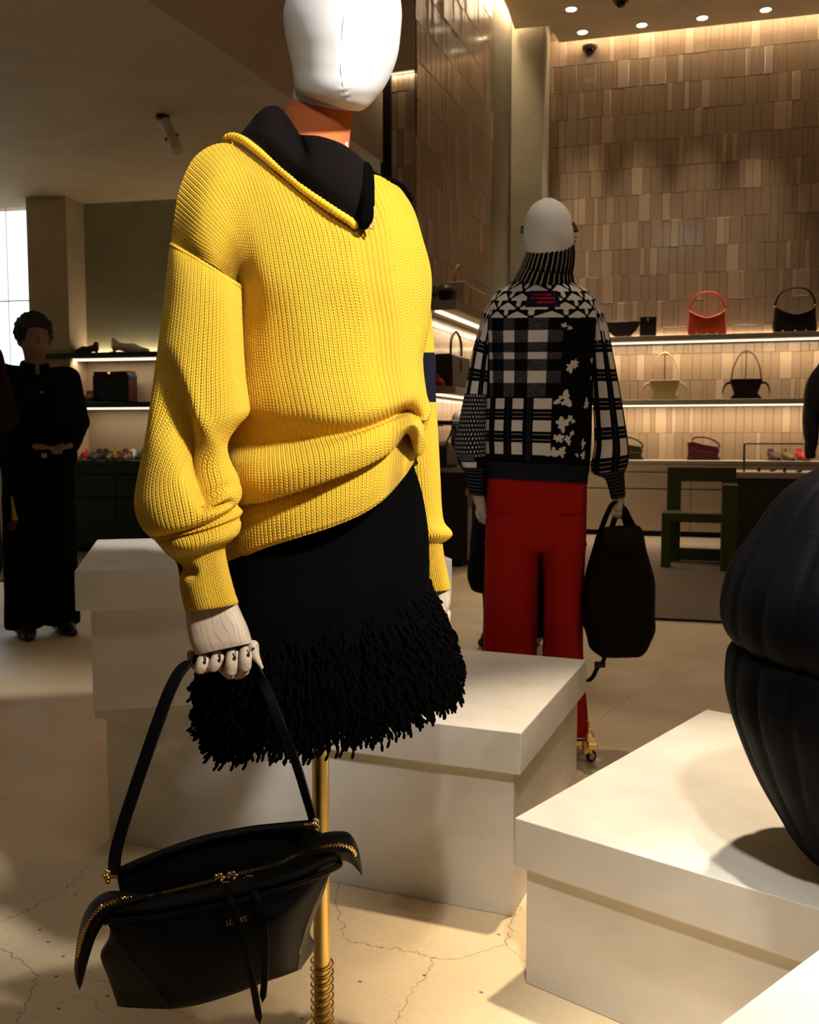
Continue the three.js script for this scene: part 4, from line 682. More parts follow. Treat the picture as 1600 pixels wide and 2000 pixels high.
// wooden hands
{
  const palm = [[366, 1165, 458, 1150, .168, .026, 3], [362, 1192, 463, 1176, .17, .028, 3], [363, 1210, 473, 1200, .172, .028, 3], [366, 1232, 483, 1222, .174, .027, 3], [371, 1255, 490, 1244, .176, .025, 3], [379, 1272, 492.5, 1254, .178, .021, 1], [386, 1279, 492.5, 1256, .178, .018, 0], [392, 1277, 488, 1257, .178, .002, 0]];
  const hand = wmesh('hand', sculpt(loopFn(palm, 2.7), 72, 50, { closed: true, uS: 1.7, vS: 5 }), M.wood, MQ, 'pale wooden jointed hand gripping the bag handle');
  const dig = (pts, r0, r1) => wmesh('finger', (() => { const g = tubeAt(wps(pts), (u) => lerp(r0, r1, u), 16, 16), p = g.attributes.position, uv = new Float32Array(p.count * 2); for (let i = 0; i < p.count; i++) { uv[2 * i] = p.getX(i) * 9 + p.getZ(i) * 4; uv[2 * i + 1] = p.getY(i) * 5; } g.setAttribute('uv', new THREE.BufferAttribute(uv, 2)); return g; })(), M.wood, hand);
  dig([[397, 1289, .182], [395, 1297, .186], [391, 1305, .184]], .0096, .0092); dig([[426, 1283, .182], [422, 1292, .186], [417, 1301, .184]], .0096, .0092);
  dig([[454.5, 1279, .183], [453, 1294, .189], [451, 1309, .186]], .0098, .0094); dig([[480, 1273, .183], [479.5, 1286, .189], [479, 1301, .187]], .0096, .0092);
  dig([[434, 1303, .164], [443, 1311, .168], [450, 1316, .176]], .0076, .0084); dig([[476, 1309, .178], [469, 1315, .172], [461, 1317, .162]], .009, .0075);
  dig([[385, 1300, .158], [378, 1294, .15], [373, 1278, .15]], .0078, .0066); dig([[408, 1300, .166], [402, 1304, .156], [396, 1300, .148]], .008, .007);
  dig([[494, 1262, .178], [499, 1280, .182], [512, 1304, .186]], .0092, .0022);
  const notch = (x, y, z) => { const q = wpt([x, y, z]); return [box(0.0035, 0.0042, 0.004, q.x, q.y - 0.001, q.z, 0.0006), box(0.0008, 0.0085, 0.003, q.x + 0.0012, q.y + 0.0055, q.z - 0.0008, 0)]; };
  wmesh('joint_slot', [...notch(400, 1292, .1935), ...notch(428.5, 1288, .1935), ...notch(458.5, 1284, .197), ...notch(485.5, 1278, .1955), ...(() => { const q = wpt([494.5, 1267, .189]); return [new THREE.SphereGeometry(0.002, 10, 8).translate(q.x, q.y, q.z)]; })()], M.darkHole, hand);
  const far = wmesh('hand', sculpt(loopFn([[838, 1140, 876, 1138, -.155, .02, 2], [836, 1160, 880, 1158, -.15, .022, 2], [836, 1180, 880, 1178, -.145, .022, 2], [842, 1198, 874, 1196, -.14, .018, 1], [850, 1206, 866, 1205, -.14, .01, 0]], 2.5), 40, 24, { closed: true, uS: 0.9, vS: 5 }), M.wood, MQ);
  for (const [x, l] of [[843, 34], [853, 42], [863, 40], [872, 30]]) wmesh('finger', tubeAt(wps([[x, 1198, -.14], [x - 1, 1198 + l * 0.5, -.135], [x - 4, 1198 + l, -.14]]), (u) => 0.0085 - 0.002 * u, 12, 10), M.wood, far);
}
// ---------------------------------------------------------------- black leather bag hanging from the wooden hand
{
  const B = thing('leather_handbag', 'black leather handbag with gold zip and drooping ends, held by the wooden hand', 'handbag', V(at(430, 1960, 1.3).x, at(430, 1960, 1.3).y, -1.32));
  const z0 = 0.02, G = (rows, nu, nv, o = {}) => sculpt(gridFn(rows.map((r) => r.map(([x, y, z]) => [x, y, z + z0]))), nu, nv, { uS: 3, vS: 8, ...o });
  const W = (l) => wps(l.map(([x, y, z]) => [x, y, z + z0]));
  const A = [[209, 1798, .225], [300, 1790, .243], [400, 1772, .25], [500, 1749, .25], [590, 1722, .243], [662, 1690, .225]];
  const frontCtl = [A, [[215, 1814, .228], [303, 1812, .25], [403, 1797, .256], [501, 1774, .256], [583, 1748, .248], [642, 1712, .228]], [[240, 1855, .232], [320, 1852, .258], [410, 1835, .266], [500, 1812, .266], [560, 1790, .258], [607, 1788, .232]], [[285, 1905, .235], [350, 1906, .256], [422, 1890, .265], [500, 1866, .264], [552, 1850, .256], [590, 1840, .232]], [[330, 1958, .238], [380, 1951, .246], [446, 1933, .25], [518, 1908, .249], [553, 1897, .244], [581, 1886, .23]], [[337, 1971, .225], [390, 1962, .228], [450, 1944, .23], [519, 1918, .228], [555, 1906, .224], [581, 1896, .215]]];
  const front = wmesh('front_panel', G(frontCtl, 90, 70), M.leather, B);
  wmesh('gusset', G([[[215, 1814, .228], [240, 1855, .232], [285, 1905, .235], [337, 1971, .225]], [[214, 1826, .218], [222, 1868, .215], [250, 1912, .212], [290, 1970, .205]], [[211, 1838, .2], [196, 1866, .188], [212, 1912, .18], [231, 1966, .175]], [[225, 1800, .16], [215, 1850, .14], [235, 1905, .14], [255, 1960, .14]]], 40, 30, { flip: true }), M.leather, B);
  wmesh('gusset', G([[[643, 1708, .226], [607, 1788, .232], [590, 1840, .232], [581, 1896, .215]], [[634, 1740, .215], [604, 1806, .208], [600, 1845, .205], [586, 1894, .2]], [[625, 1760, .19], [606, 1818, .18], [616, 1849, .172], [588, 1890, .18]], [[620, 1740, .15], [600, 1810, .14], [600, 1845, .14], [570, 1880, .14]]], 40, 30), M.leather, B);
  wmesh('base_panel', G([frontCtl[5], [[231, 1966, .175], [330, 1962, .17], [440, 1938, .165], [510, 1915, .165], [560, 1895, .165], [588, 1890, .18]], [[255, 1950, .13], [340, 1945, .12], [440, 1925, .12], [510, 1900, .12], [550, 1880, .12], [575, 1870, .13]]], 50, 16), M.leather, B);
  // band between piping and zip
  const Z = [[238, 1757, .2], [300, 1750, .2], [385, 1728, .2], [480, 1704, .2], [570, 1676, .2], [652, 1650, .2]];
  wmesh('top_band', G([A.map(([x, y, z]) => [x, y - 2, z - 0.002]), A.map(([x, y, z], i) => [lerp(x, Z[i][0], .35), lerp(y, Z[i][1], .35) - 2, z + .004]), A.map(([x, y, z], i) => [lerp(x, Z[i][0], .75), lerp(y, Z[i][1], .75) - 1, lerp(z, Z[i][2], .55) + .006]), Z.map(([x, y, z]) => [x, y + 4, z + .004]), Z.map(([x, y, z]) => [x, y + 1, z])], 90, 30, { flip: true }), M.leather, B);
  wmesh('piping', tubeAt(W([[206, 1802, .215], ...A.map(([x, y, z]) => [x, y + 1, z + .003]), [664, 1687, .215]]), 0.0042, 90, 12), M.leather, B);
  // back wall with a rolled rim, seen as the dark inside
  const rim = [[226, 1702, .145], [294, 1673, .14], [391, 1639, .135], [488, 1619, .135], [550, 1612, .138], [604, 1607, .142]];
  wmesh('back_panel', G([rim, rim.map(([x, y, z], i) => [lerp(x, Z[i][0], .35), lerp(y, Z[i][1], .35), .13]), rim.map(([x, y, z], i) => [lerp(x, Z[i][0], .8), lerp(y, Z[i][1], .85), .135]), [[245, 1800, .13], [310, 1800, .12], [400, 1790, .115], [490, 1770, .115], [560, 1750, .115], [620, 1720, .125]], [[240, 1900, .135], [320, 1900, .12], [410, 1890, .115], [500, 1870, .115], [550, 1850, .115], [600, 1820, .13]], [[255, 1950, .13], [340, 1945, .12], [440, 1925, .12], [510, 1900, .12], [550, 1880, .12], [575, 1870, .13]]], 60, 60), M.leatherIn, B);
  wmesh('rolled_rim', tubeAt(W(rim.map(([x, y, z]) => [x, y + 3, z + .006])), (u) => 0.0065, 90, 14), M.leather, B);
  wmesh('inner_strip', G([Z, Z.map(([x, y, z]) => [x - 2, y - 5, z - .004]), Z.map(([x, y, z]) => [x - 2, y + 14, z - .014])], 80, 10), M.leather, B);
  // drooping ends
  wmesh('zip_end', G([[[300, 1751, .205], [252, 1775, .212], [226, 1790, .216], [205, 1802, .216], [187, 1832, .212], [172, 1878, .21], [162, 1917, .208], [156, 1933, .207]], [[292, 1750, .214], [250, 1765, .224], [214, 1777, .23], [186, 1802, .23], [169, 1838, .226], [160, 1880, .222], [156, 1916, .216], [155.5, 1934, .208]], [[285, 1746, .206], [240, 1750, .215], [203, 1762, .222], [174, 1792, .222], [157, 1830, .219], [150, 1875, .216], [150, 1914, .212], [155, 1934, .206]], [[270, 1745, .19], [216, 1740, .19], [183, 1757, .195], [161, 1792, .198], [150, 1842, .2], [145, 1890, .2], [148, 1915, .2], [155, 1934, .205]], [[275, 1752, .175], [225, 1752, .17], [195, 1775, .175], [172, 1805, .18], [158, 1850, .185], [151, 1890, .19], [152, 1915, .195], [155.5, 1933, .204]]], 50, 24), M.leather, B);
  wmesh('zip_end', G([[[585, 1690, .21], [640, 1676, .218], [660, 1682, .215], [676, 1682, .21], [690, 1690, .2], [699, 1700, .195], [708, 1711, .19]], [[590, 1678, .22], [640, 1664, .228], [662, 1663, .226], [682, 1668, .22], [695, 1682, .21], [702, 1697, .2], [708.4, 1711.5, .191]], [[595, 1664, .21], [640, 1645, .214], [665, 1642, .214], [686, 1648, .21], [698, 1666, .2], [704, 1690, .196], [708.6, 1712, .19]], [[600, 1648, .19], [625, 1629, .185], [655, 1623, .185], [682, 1627, .188], [699, 1655, .19], [706, 1690, .19], [708.5, 1712, .189]], [[610, 1655, .17], [635, 1640, .165], [660, 1635, .168], [684, 1642, .172], [698, 1664, .178], [704, 1692, .182], [708.4, 1711.5, .187]]], 50, 24, { flip: true }), M.leather, B);
  // zip: two rows of small metal teeth along the edge
  const zl = W([[153, 1866, .228], [158, 1843, .23], [170, 1808, .234], [184, 1785, .235], [203, 1768, .233], [236, 1755, .224], [264, 1753, .21], [291, 1750, .207], [352, 1736, .206], [422, 1719, .206], [480, 1703.5, .206], [546, 1687, .207], [585, 1668.6, .213], [624, 1653, .222], [648, 1648, .226], [668, 1648, .226], [686, 1655, .22], [695, 1668, .21]]);
  const zc = new THREE.CatmullRomCurve3(zl, false, 'centripetal'), teeth = [], len = zc.getLength(), N = Math.round(len / 0.0026), tooth = new THREE.BoxGeometry(0.0016, 0.0034, 0.0034);
  for (let i = 0; i <= N; i++) {
    const u = i / N, q = zc.getPointAt(u), tg = zc.getTangentAt(u), e = q.x; if (i > N * 0.335 && i < N * 0.36) continue;
    const side = V(0, 1, 0.35).cross(tg).normalize(), upv = side.clone().cross(tg).normalize(), m = new THREE.Matrix4().makeBasis(tg, upv, side);
    teeth.push(tooth.clone().applyMatrix4(m.setPosition(q.x + upv.x * (i % 2 ? 0.001 : -0.001), q.y + upv.y * (i % 2 ? 0.001 : -0.001) + 0.001, q.z + 0.0045)));
  }
  wmesh('zip', teeth, M.gold, B, 'gold zip teeth');
  const st = W([[270, 1760, .214], [352, 1744, .216], [440, 1722, .217], [530, 1699, .217], [600, 1672, .22], [640, 1660, .226]]), sc = new THREE.CatmullRomCurve3(st), stitches = [];
  for (let i = 0; i < 150; i++) { const q = sc.getPointAt(i / 150), g = new THREE.BoxGeometry(0.0016, 0.0007, 0.0007); stitches.push(g.translate(q.x, q.y, q.z + 0.001)); }
  wmesh('stitching', stitches, std(0x1d1a18, 0.7), B);
  // pulls
  for (const [kx, ky, strap, tip, w] of [[430, 1712, [[441, 1724, .232], [452, 1765, .274], [474, 1840, .29], [492, 1910, .286], [508, 1999, .27]], 1, 0.0098], [455, 1708, [[488, 1712, .225], [500, 1748, .262], [512, 1785, .275], [518, 1830, .278], [518, 1890, .27], [513, 1957, .262]], -1, 0.0092]]) {
    const q = W([[kx, ky, .214]])[0], pull = wmesh('zip_pull', [new THREE.SphereGeometry(0.006, 16, 12).scale(1.25, 0.9, 1).translate(q.x, q.y, q.z), ...[0, 1, 2, 3, 4].map((k) => new THREE.SphereGeometry(0.0032, 10, 8).translate(q.x + Math.cos(k * 1.257) * 0.0058, q.y + Math.sin(k * 1.257) * 0.0045, q.z + 0.003)), tubeAt([q.clone(), q.clone().add(V(0.006, -0.006, 0.008)), W([strap[0]])[0]], 0.0022, 10, 8)], M.gold, B);
    const P = W(strap); wmesh('pull_strap', ribbon(P, V(1, 0.12, 0), (u) => w * (u > 0.955 ? Math.max(0.12, (1 - u) / 0.045) : 1), 0.0028, 60), M.leather, pull);
    const b = P[0]; wmesh('pull_cap', [box(0.011, 0.006, 0.006, b.x, b.y, b.z, 0.0015)], M.gold, pull);
  }
  // handle with a knot of metal at either end
  wmesh('handle', ribbon(wps([[222, 1712, .19], [225, 1672, .193], [241, 1610, .197], [264, 1540, .2], [285, 1478, .2], [308, 1412, .197], [332, 1348, .19], [355, 1307, .178], [380, 1289, .166], [420, 1287, .163], [462, 1281, .165], [495, 1290, .166], [512, 1325, .178], [531, 1370, .208], [552, 1425, .228], [568, 1462, .225], [585, 1512, .21], [598, 1556, .195], [607, 1586, .185], [612, 1604, .178]]), (u) => V(1, 0, 0).lerp(V(0, 1, 0), smooth(0.45, 0.52, u) * smooth(0.69, 0.63, u) * 0.9).add(V(0, 0, 0.15)), (u) => lerp(0.0185, 0.0125, smooth(0.3, 1, u)), 0.005, 130), M.leather, B);
  for (const [x, y, z] of [[209, 1712, .196], [616, 1611, .185]]) {
    const q = wpt([x, y, z]), l = [new THREE.SphereGeometry(0.0062, 16, 12).translate(q.x, q.y, q.z)];
    for (let k = 0; k < 7; k++) l.push(new THREE.SphereGeometry(0.0038, 12, 10).translate(q.x + Math.cos(k * 0.898) * 0.0035, q.y + Math.sin(k * 0.898) * 0.0075, q.z + 0.004 * Math.cos(k * 2.1)));
    l.push(new THREE.CylinderGeometry(0.003, 0.003, 0.018, 12).rotateZ(Math.PI / 2).translate(q.x + (x < 400 ? 0.008 : -0.008), q.y, q.z));
    wmesh('handle_knot', l, M.gold, B);
  }
  // stamped lettering on the front
  const font = await new FontLoader().loadAsync('fonts/droid/droid_serif_regular.typeface.json');
  const tg = new TextGeometry('LOEWE', { font, size: 1, depth: 0.1, curveSegments: 6, bevelEnabled: false }); tg.computeBoundingBox();
  const bb = tg.boundingBox, kx = 41 / (bb.max.x - bb.min.x), p = tg.attributes.position, ff = gridFn(frontCtl);
  const zAt = (x, y) => { let b = 1e9, z = 0; for (let i = 20; i < 75; i++) for (let j = 5; j < 60; j++) { const q = ff(i / 90, j / 70), d = (q[0] - x) ** 2 + (q[1] - y) ** 2; if (d < b) { b = d; z = q[2]; } } return z; };
  const zL = zAt(441, 1808), zR = zAt(482, 1798);
  for (let i = 0; i < p.count; i++) { const u = (p.getX(i) - bb.min.x) * kx, v = p.getY(i) * 10.5, q = wpt([441.5 + u + v * 0.03, 1808.5 - u * 0.245 - v, lerp(zL, zR, u / 41) + z0 + 0.0004 + p.getZ(i) * 0.006]); p.setXYZ(i, q.x, q.y, q.z); }
  tg.computeVertexNormals(); wmesh('lettering', tg, M.goldFoil, front);
}
// ---------------------------------------------------------------- the mannequin seen from behind, in a patterned sweater and red trousers
{
  const D = 3.0, T = thing('mannequin', 'mannequin seen from behind in a black and white patterned turtleneck and red trousers', 'mannequin', V(at(1050, 1480, D).x, 0, -D));
  const W = (name, rows, nu, nv, mat, par = T, o = {}, pw = 2.2) => wmesh(name, sculpt(loopFn(rows, pw), nu, nv, { D, closed: true, uS: 1, vS: 1, ...o }), mat, par);
  const head = W('head', [[1070, 386.5, 1072, 386.5, .02, .001, 0], [1062, 387.5, 1080, 387.5, .02, .01, 0], [1043, 398, 1099, 398, .02, .055, 0], [1029, 418, 1114, 418, .02, .082, 0], [1023, 445, 1120, 446, .02, .092, 0], [1024, 470, 1121, 472, .02, .09, 0], [1032, 500, 1117, 500, .02, .075, 0], [1045, 530, 1105, 530, .01, .06, 0]], 48, 48, M.headCloth);
  { // dark glasses seen from the rear: two temples and the frame in front of the face
    const g = std(0x090807, 0.4);
    wmesh('glasses', [tubeAt(wps([[1119, 437, .04], [1124, 444, -.02], [1126, 448, -.08]], D), 0.0055, 12, 8), tubeAt(wps([[1022, 444, .03], [1018, 447, -.03], [1018, 452, -.08]], D), 0.005, 12, 8), tubeAt(wps([[1018, 452, -.085], [1040, 455, -.1], [1072, 455, -.105], [1104, 454, -.1], [1127, 450, -.085]], D), 0.006, 24, 8)], g, head, 'black glasses');
    const p = wpt([1123, 464, -.03], D); wmesh('earring', [0, 1, 2].map((k) => new THREE.SphereGeometry(0.006 - k * 0.001, 10, 8).translate(p.x, p.y - k * 0.013, p.z)), M.gold, head);
  }
  const canv = (w, h, fn) => { const c = document.createElement('canvas'); c.width = w; c.height = h; fn(c.getContext('2d'), w, h); const t = new THREE.CanvasTexture(c); t.colorSpace = THREE.SRGBColorSpace; t.wrapS = t.wrapT = THREE.RepeatWrapping; return t; };
  const cream = '#d9cfc4', blk = '#060607', gry = '#3f3d42';
  const birds = (g, x0, y0, x1, y1, sx, sy) => { // interlocking spade shapes in cream on black
    g.fillStyle = blk; g.fillRect(x0, y0, x1 - x0, y1 - y0); g.fillStyle = cream;
    for (let j = 0, y = y0; y < y1 + sy; y += sy, j++) for (let x = x0 + (j % 2 ? 0 : -sx / 2); x < x1 + sx; x += sx) {
      const P = [[0, -.56], [.18, -.42], [.47, -.12], [.4, .02], [.2, -.02], [.1, .06], [.12, .3], [.06, .46], [-.06, .46], [-.12, .3], [-.1, .06], [-.2, -.02], [-.4, .02], [-.47, -.12], [-.18, -.42]];
      g.beginPath(); P.forEach(([a, b], k) => k ? g.lineTo(x + a * sx * 0.9, y + b * sy * 1.45) : g.moveTo(x + a * sx * 0.9, y + b * sy * 1.45)); g.closePath(); g.fill();
    } };
  const plaid = (g, x0, y0, x1, y1, px, py, bw = 0.4) => { // cream squares, black bands, thin double lines
    g.fillStyle = cream; g.fillRect(x0, y0, x1 - x0, y1 - y0); g.fillStyle = blk;
    for (let y = y0 + py * 0.5; y < y1; y += py) { g.fillRect(x0, y, x1 - x0, py * bw); }
    g.fillStyle = '#8f8984'; for (let y = y0 + py * 0.5; y < y1; y += py) for (const k of [0.28, 0.62]) g.fillRect(x0, y + py * bw * k, x1 - x0, py * 0.035);
    g.fillStyle = blk; for (let x = x0 + px * 0.55; x < x1; x += px) { g.fillRect(x, y0, px * bw, y1 - y0); g.fillStyle = '#2c2b30'; g.fillRect(x + px * bw * 0.42, y0, px * 0.05, y1 - y0); g.fillStyle = blk; }
  };
  // torso: rear half is 0 .. 0.5 of u (left to right), so the canvas is drawn twice as wide as what shows
  const bodyTex = canv(1024, 1024, (g, w, h) => {
    const Wd = w / 2, r = rngOf(17), X = (px, y) => { const c = clamp(1 - 2 * (px - 948) / (1158 - 948), -1, 1); return Math.acos(c) / Math.PI * Wd; }, Y = (py) => (py - 549) / (939.5 - 549) * h;
    birds(g, 0, 0, w, Y(632), 78, 46);
    g.fillStyle = blk; g.fillRect(0, Y(620), w, h);
    // gingham block
    const gx = [958, 966, 990, 1012, 1036, 1060, 1084], gy = [618, 643, 667, 687, 701, 724, 748, 775];
    for (let i = 0; i + 1 < gx.length; i++) for (let j = 0; j + 1 < gy.length; j++) { const a = i % 2 === 0, b = j % 2 === 1; g.fillStyle = a && b ? cream : a || b ? gry : blk; if (!(a && b) && (a || b)) { g.fillStyle = '#37353a'; } g.fillRect(X(gx[i]), Y(gy[j]), X(gx[i + 1]) - X(gx[i]) + 1, Y(gy[j + 1]) - Y(gy[j]) + 1); }
    g.fillStyle = '#6a676c'; for (let k = 0; k < 2600; k++) { const x = 960 + r() * 124, y = 618 + r() * 157, i = gx.findIndex((v) => v > x) - 1, j = gy.findIndex((v) => v > y) - 1; if ((i % 2 === 0) !== (j % 2 === 1)) g.fillRect(X(x), Y(y), 2.2, 2.2); }
    // lower plaid
    g.save(); g.beginPath(); g.rect(X(950), Y(776), X(1072) - X(950), Y(900) - Y(776)); g.clip(); g.fillStyle = blk; g.fillRect(0, 0, w, h);
    for (const [ya, yb] of [[778, 799], [821, 843], [865, 889]]) for (const [xa, xb] of [[951, 960], [973, 993], [1010, 1031], [1047, 1071]]) { g.fillStyle = cream; g.fillRect(X(xa), Y(ya), X(xb) - X(xa), Y(yb) - Y(ya)); }
    g.fillStyle = '#8a8480'; for (const y of [805, 813, 848, 858]) for (const [xa, xb] of [[951, 960], [973, 993], [1010, 1031], [1047, 1071]]) g.fillRect(X(xa), Y(y), X(xb) - X(xa), 5);
    g.fillStyle = '#2a2930'; for (const x of [966, 1001, 1038, 1042]) g.fillRect(X(x), Y(776), 3, Y(900) - Y(776)); g.restore();
    // leaves on black
    const leaf = (px, py, s, k) => { g.fillStyle = cream; for (let i = 0; i < 6; i++) { const a = k + i * 1.05 + 0.5 * r(), L = s * (0.75 + 0.8 * r()); g.save(); g.translate(X(px), Y(py)); g.scale(1, 1.5); g.rotate(a); g.beginPath(); g.ellipse(L * 0.8, 0, L * 0.95, L * (0.36 + 0.2 * r()), 0, 0, 7); g.fill(); g.restore(); } };
    leaf(1094, 778, 14, .3); leaf(1104, 716, 9, .2); leaf(1112, 710, 11, 1.5); leaf(1092, 828, 11, 1); leaf(1107, 820, 9, 2); leaf(1084, 855, 9, .6); leaf(1104, 858, 8, .1); leaf(1090, 880, 11, .9); leaf(1076, 884, 10, 1.4); leaf(1138, 865, 8, .5); leaf(1143, 790, 10, .2); leaf(1140, 885, 7, .7); leaf(1086, 634, 5, .2); leaf(1096, 640, 4, 1); leaf(1148, 705, 5, 2); leaf(1150, 738, 4, 1); leaf(1112, 845, 5, 2); leaf(1125, 886, 4, 1);
    g.fillStyle = blk; for (const [px, py] of [[1090, 782], [1108, 824], [1096, 862], [1086, 872], [1104, 842], [1116, 860]]) { g.beginPath(); g.ellipse(X(px), Y(py), 5, 9, 0.6, 0, 7); g.fill(); }
    // hem
    g.fillStyle = '#0b0b10'; g.fillRect(0, Y(904), w, h); g.fillStyle = '#3d3c48'; for (let y = 907; y < 945; y += 4.2) g.fillRect(0, Y(y), w, 3.2);
    // label patch with red lettering too small to read
    g.fillStyle = '#1d1534'; g.fillRect(X(1028), Y(565), X(1078) - X(1028), Y(597) - Y(565)); g.fillStyle = '#a51d1d';
    for (const [y, a, b] of [[571, 1038, 1062], [578, 1034, 1070], [586, 1046, 1068]]) for (let x = a; x < b; x += 2.6) g.fillRect(X(x), Y(y) - 3 * r(), 4.2, 7 + 5 * r());
  });
  const knit = (t) => phys(0xffffff, 0.92, { specularIntensity: 0.2, map: t, bumpMap: grainTex, bumpScale: 0.001 });
  const loft = (name, rows, nu, nv, mat, par, pw = 2.2, disp) => {       // v runs with the real height of each ring
    const g = sculpt(loopFn(rows, pw), nu, nv, { D, closed: true, disp }), uv = g.attributes.uv, n = nu + 1, mid = (r) => (r[1] + r[3]) / 2, a = mid(rows[0]), b = Math.max(...rows.map(mid));
    for (let j = 0; j <= nv; j++) { const y = mid(crRow(rows, j / nv)); for (let i = 0; i <= nu; i++) uv.setXY(j * n + i, i / nu, 1 - clamp((y - a) / (b - a))); }
    return wmesh(name, g, mat, par);
  };
  const S = new THREE.Group(); S.name = 'sweater'; T.add(S); S.userData.label = 'black and white patchwork knit turtleneck with a navy label at the neck';
  loft('body', [[1002, 548, 1120, 550, 0, .085, 2], [975, 566, 1148, 566, 0, .1, 3], [955, 590, 1166, 588, 0, .112, 3], [946, 625, 1172, 622, 0, .12, 2], [946, 665, 1168, 662, 0, .125, 1], [948, 720, 1163, 720, 0, .127, 0], [948, 780, 1158, 780, 0, .128, 0], [945, 840, 1156, 845, 0, .13, 0], [946, 885, 1154, 892, 0, .132, 0], [947, 905, 1152, 914, 0, .126, 0], [950, 922, 1149, 932, 0, .124, 0], [950, 934, 1148, 945, 0, .122, 0]], 96, 90, knit(bodyTex), S, 2.5);
  const stripes = canv(512, 64, (g, w, h) => { g.fillStyle = '#0a0a0e'; g.fillRect(0, 0, w, h); for (let i = 0; i < 64; i++) { g.fillStyle = i % 2 ? '#b0a48e' : '#0a0a0e'; g.fillRect(i * 8, 0, i % 2 ? 4 : 8, h); } });
  loft('collar', [[1040, 468, 1113, 472, .02, .06, 0], [1034, 474, 1121, 478, .02, .075, -1], [1029, 492, 1123, 498, .02, .08, 1], [1021, 512, 1121, 522, .018, .078, 4], [1018, 520, 1119, 530, .018, .066, 6], [1014, 527, 1119, 534, .016, .078, 3], [1006, 542, 1121, 546, .01, .088, 2], [999, 554, 1122, 556, 0, .092, 2]], 96, 60, knit(stripes), S, 2.1, (s) => 0.0012 * Math.sin(s * 64 * Math.PI));
  const armTex = (seed, checks) => canv(512, 512, (g, w, h) => {
    plaid(g, 0, 0, w, h, 86, 74, 0.42); birds(g, 0, 0, w, 60, 44, 44);
    if (checks) { g.fillStyle = blk; g.fillRect(0, 250, w, 190); g.fillStyle = '#b9b1a8'; for (let j = 0, y = 252; y < 415; y += 11, j++) for (let x = (j % 2) * 8; x < w; x += 16) g.fillRect(x, y, 7.5, 6.5); g.fillStyle = cream; g.fillRect(60, 425, 90, 18); g.fillStyle = '#4b4a55'; g.fillRect(40, 404, 100, 18); }
    g.fillStyle = '#0b0b10'; g.fillRect(0, 440, w, 80); g.fillStyle = '#42414e'; for (let y = 444; y < 512; y += 9) g.fillRect(0, y, w, 3.4);
  });
  loft('sleeve', [[960, 582, 988, 586, 0, .05, 0], [945, 608, 974, 622, 0, .058, 0], [934, 645, 966, 655, 0, .057, 0], [922, 690, 960, 700, .01, .055, 0], [909, 760, 955, 762, .01, .058, 0], [897, 820, 954, 820, .01, .06, 0], [889, 860, 954, 858, .01, .062, 2], [891, 890, 952, 888, .01, .062, 3], [900, 912, 948, 912, .01, .056, 3], [907, 922, 945, 924, .01, .042, 2], [911, 942, 945, 945, .01, .038, 2], [916, 962, 945, 966, .01, .036, 3], [918, 960, 943, 963, .01, .03, 3]], 60, 80, knit(armTex(3, true)), S);
  loft('sleeve', [[1128, 580, 1160, 578, 0, .05, 0], [1142, 606, 1176, 602, 0, .058, 0], [1151, 648, 1189, 645, 0, .057, 0], [1154, 700, 1200, 700, .01, .056, 0], [1157, 770, 1213, 770, .01, .058, 0], [1160, 830, 1222, 826, .01, .06, 0], [1160, 875, 1228, 868, .01, .062, 1], [1154, 905, 1229, 895, .01, .066, 4], [1158, 924, 1224, 914, .01, .06, 5], [1180, 934, 1220, 924, .01, .042, 3], [1188, 952, 1221, 944, .01, .036, 2], [1194, 974, 1222, 968, .01, .034, 2], [1196, 972, 1219, 967, .01, .028, 2]], 60, 80, knit(armTex(8, false)), S);
  for (const rows of [[[921, 955, 942, 958, .01, .024, 1], [924, 975, 948, 978, .01, .02, 1], [930, 992, 950, 994, .012, .018, 1], [936, 1010, 950, 1010, .014, .014, 1], [943, 1024, 949, 1024, .014, .005, 0]], [[1199, 962, 1217, 960, .01, .022, 1], [1200, 980, 1220, 978, .01, .02, 1], [1198, 992, 1218, 992, .012, .02, 1], [1200, 1003, 1214, 1003, .012, .012, 0]]]) {
    const h = loft('hand', rows, 32, 24, M.wood, T, 2.4), x = rows[3][0], y = rows[3][1], dx = (rows[3][2] - x) / 4;
    for (let k = 0; k < 4; k++) wmesh('finger', tubeAt(wps([[x + dx * (k + .5), y - 8, .014], [x + dx * (k + .5), y, .022], [x + dx * (k + .5) + 1, y + 7, .012]], D), 0.006, 10, 8), M.wood, h);
    wmesh('thumb', tubeAt(wps([[x - 2, y - 18, .02], [x - 4, y - 8, .03], [x - 1, y + 1, .03]], D), 0.006, 10, 8), M.wood, h);
  }
  // trousers: two wide legs from one seat
  const red = phys(new THREE.Color(0.42, 0.008, 0.003), 0.85, { specularIntensity: 0.3, bumpMap: clothTex, bumpScale: 0.0005 });
  const TR = new THREE.Group(); TR.name = 'trousers'; T.add(TR); TR.userData.label = 'wide red trousers';
  loft('seat', [[952, 915, 1147, 925, 0, .115, 2], [951, 960, 1147, 965, 0, .12, 4], [949, 1010, 1146, 1012, 0, .119, 5], [948.5, 1050, 1145, 1052, 0, .112, 4], [949, 1066, 1144, 1068, 0, .106, 3], [990, 1076, 1110, 1078, 0, .08, 1]], 80, 40, red, TR, 2.6);
  const pleat = (s, t) => 0.004 * Math.sin(s * 26) * smooth(0.1, 0.6, t) + 0.003 * Math.sin(s * 61 + t * 4) * t;
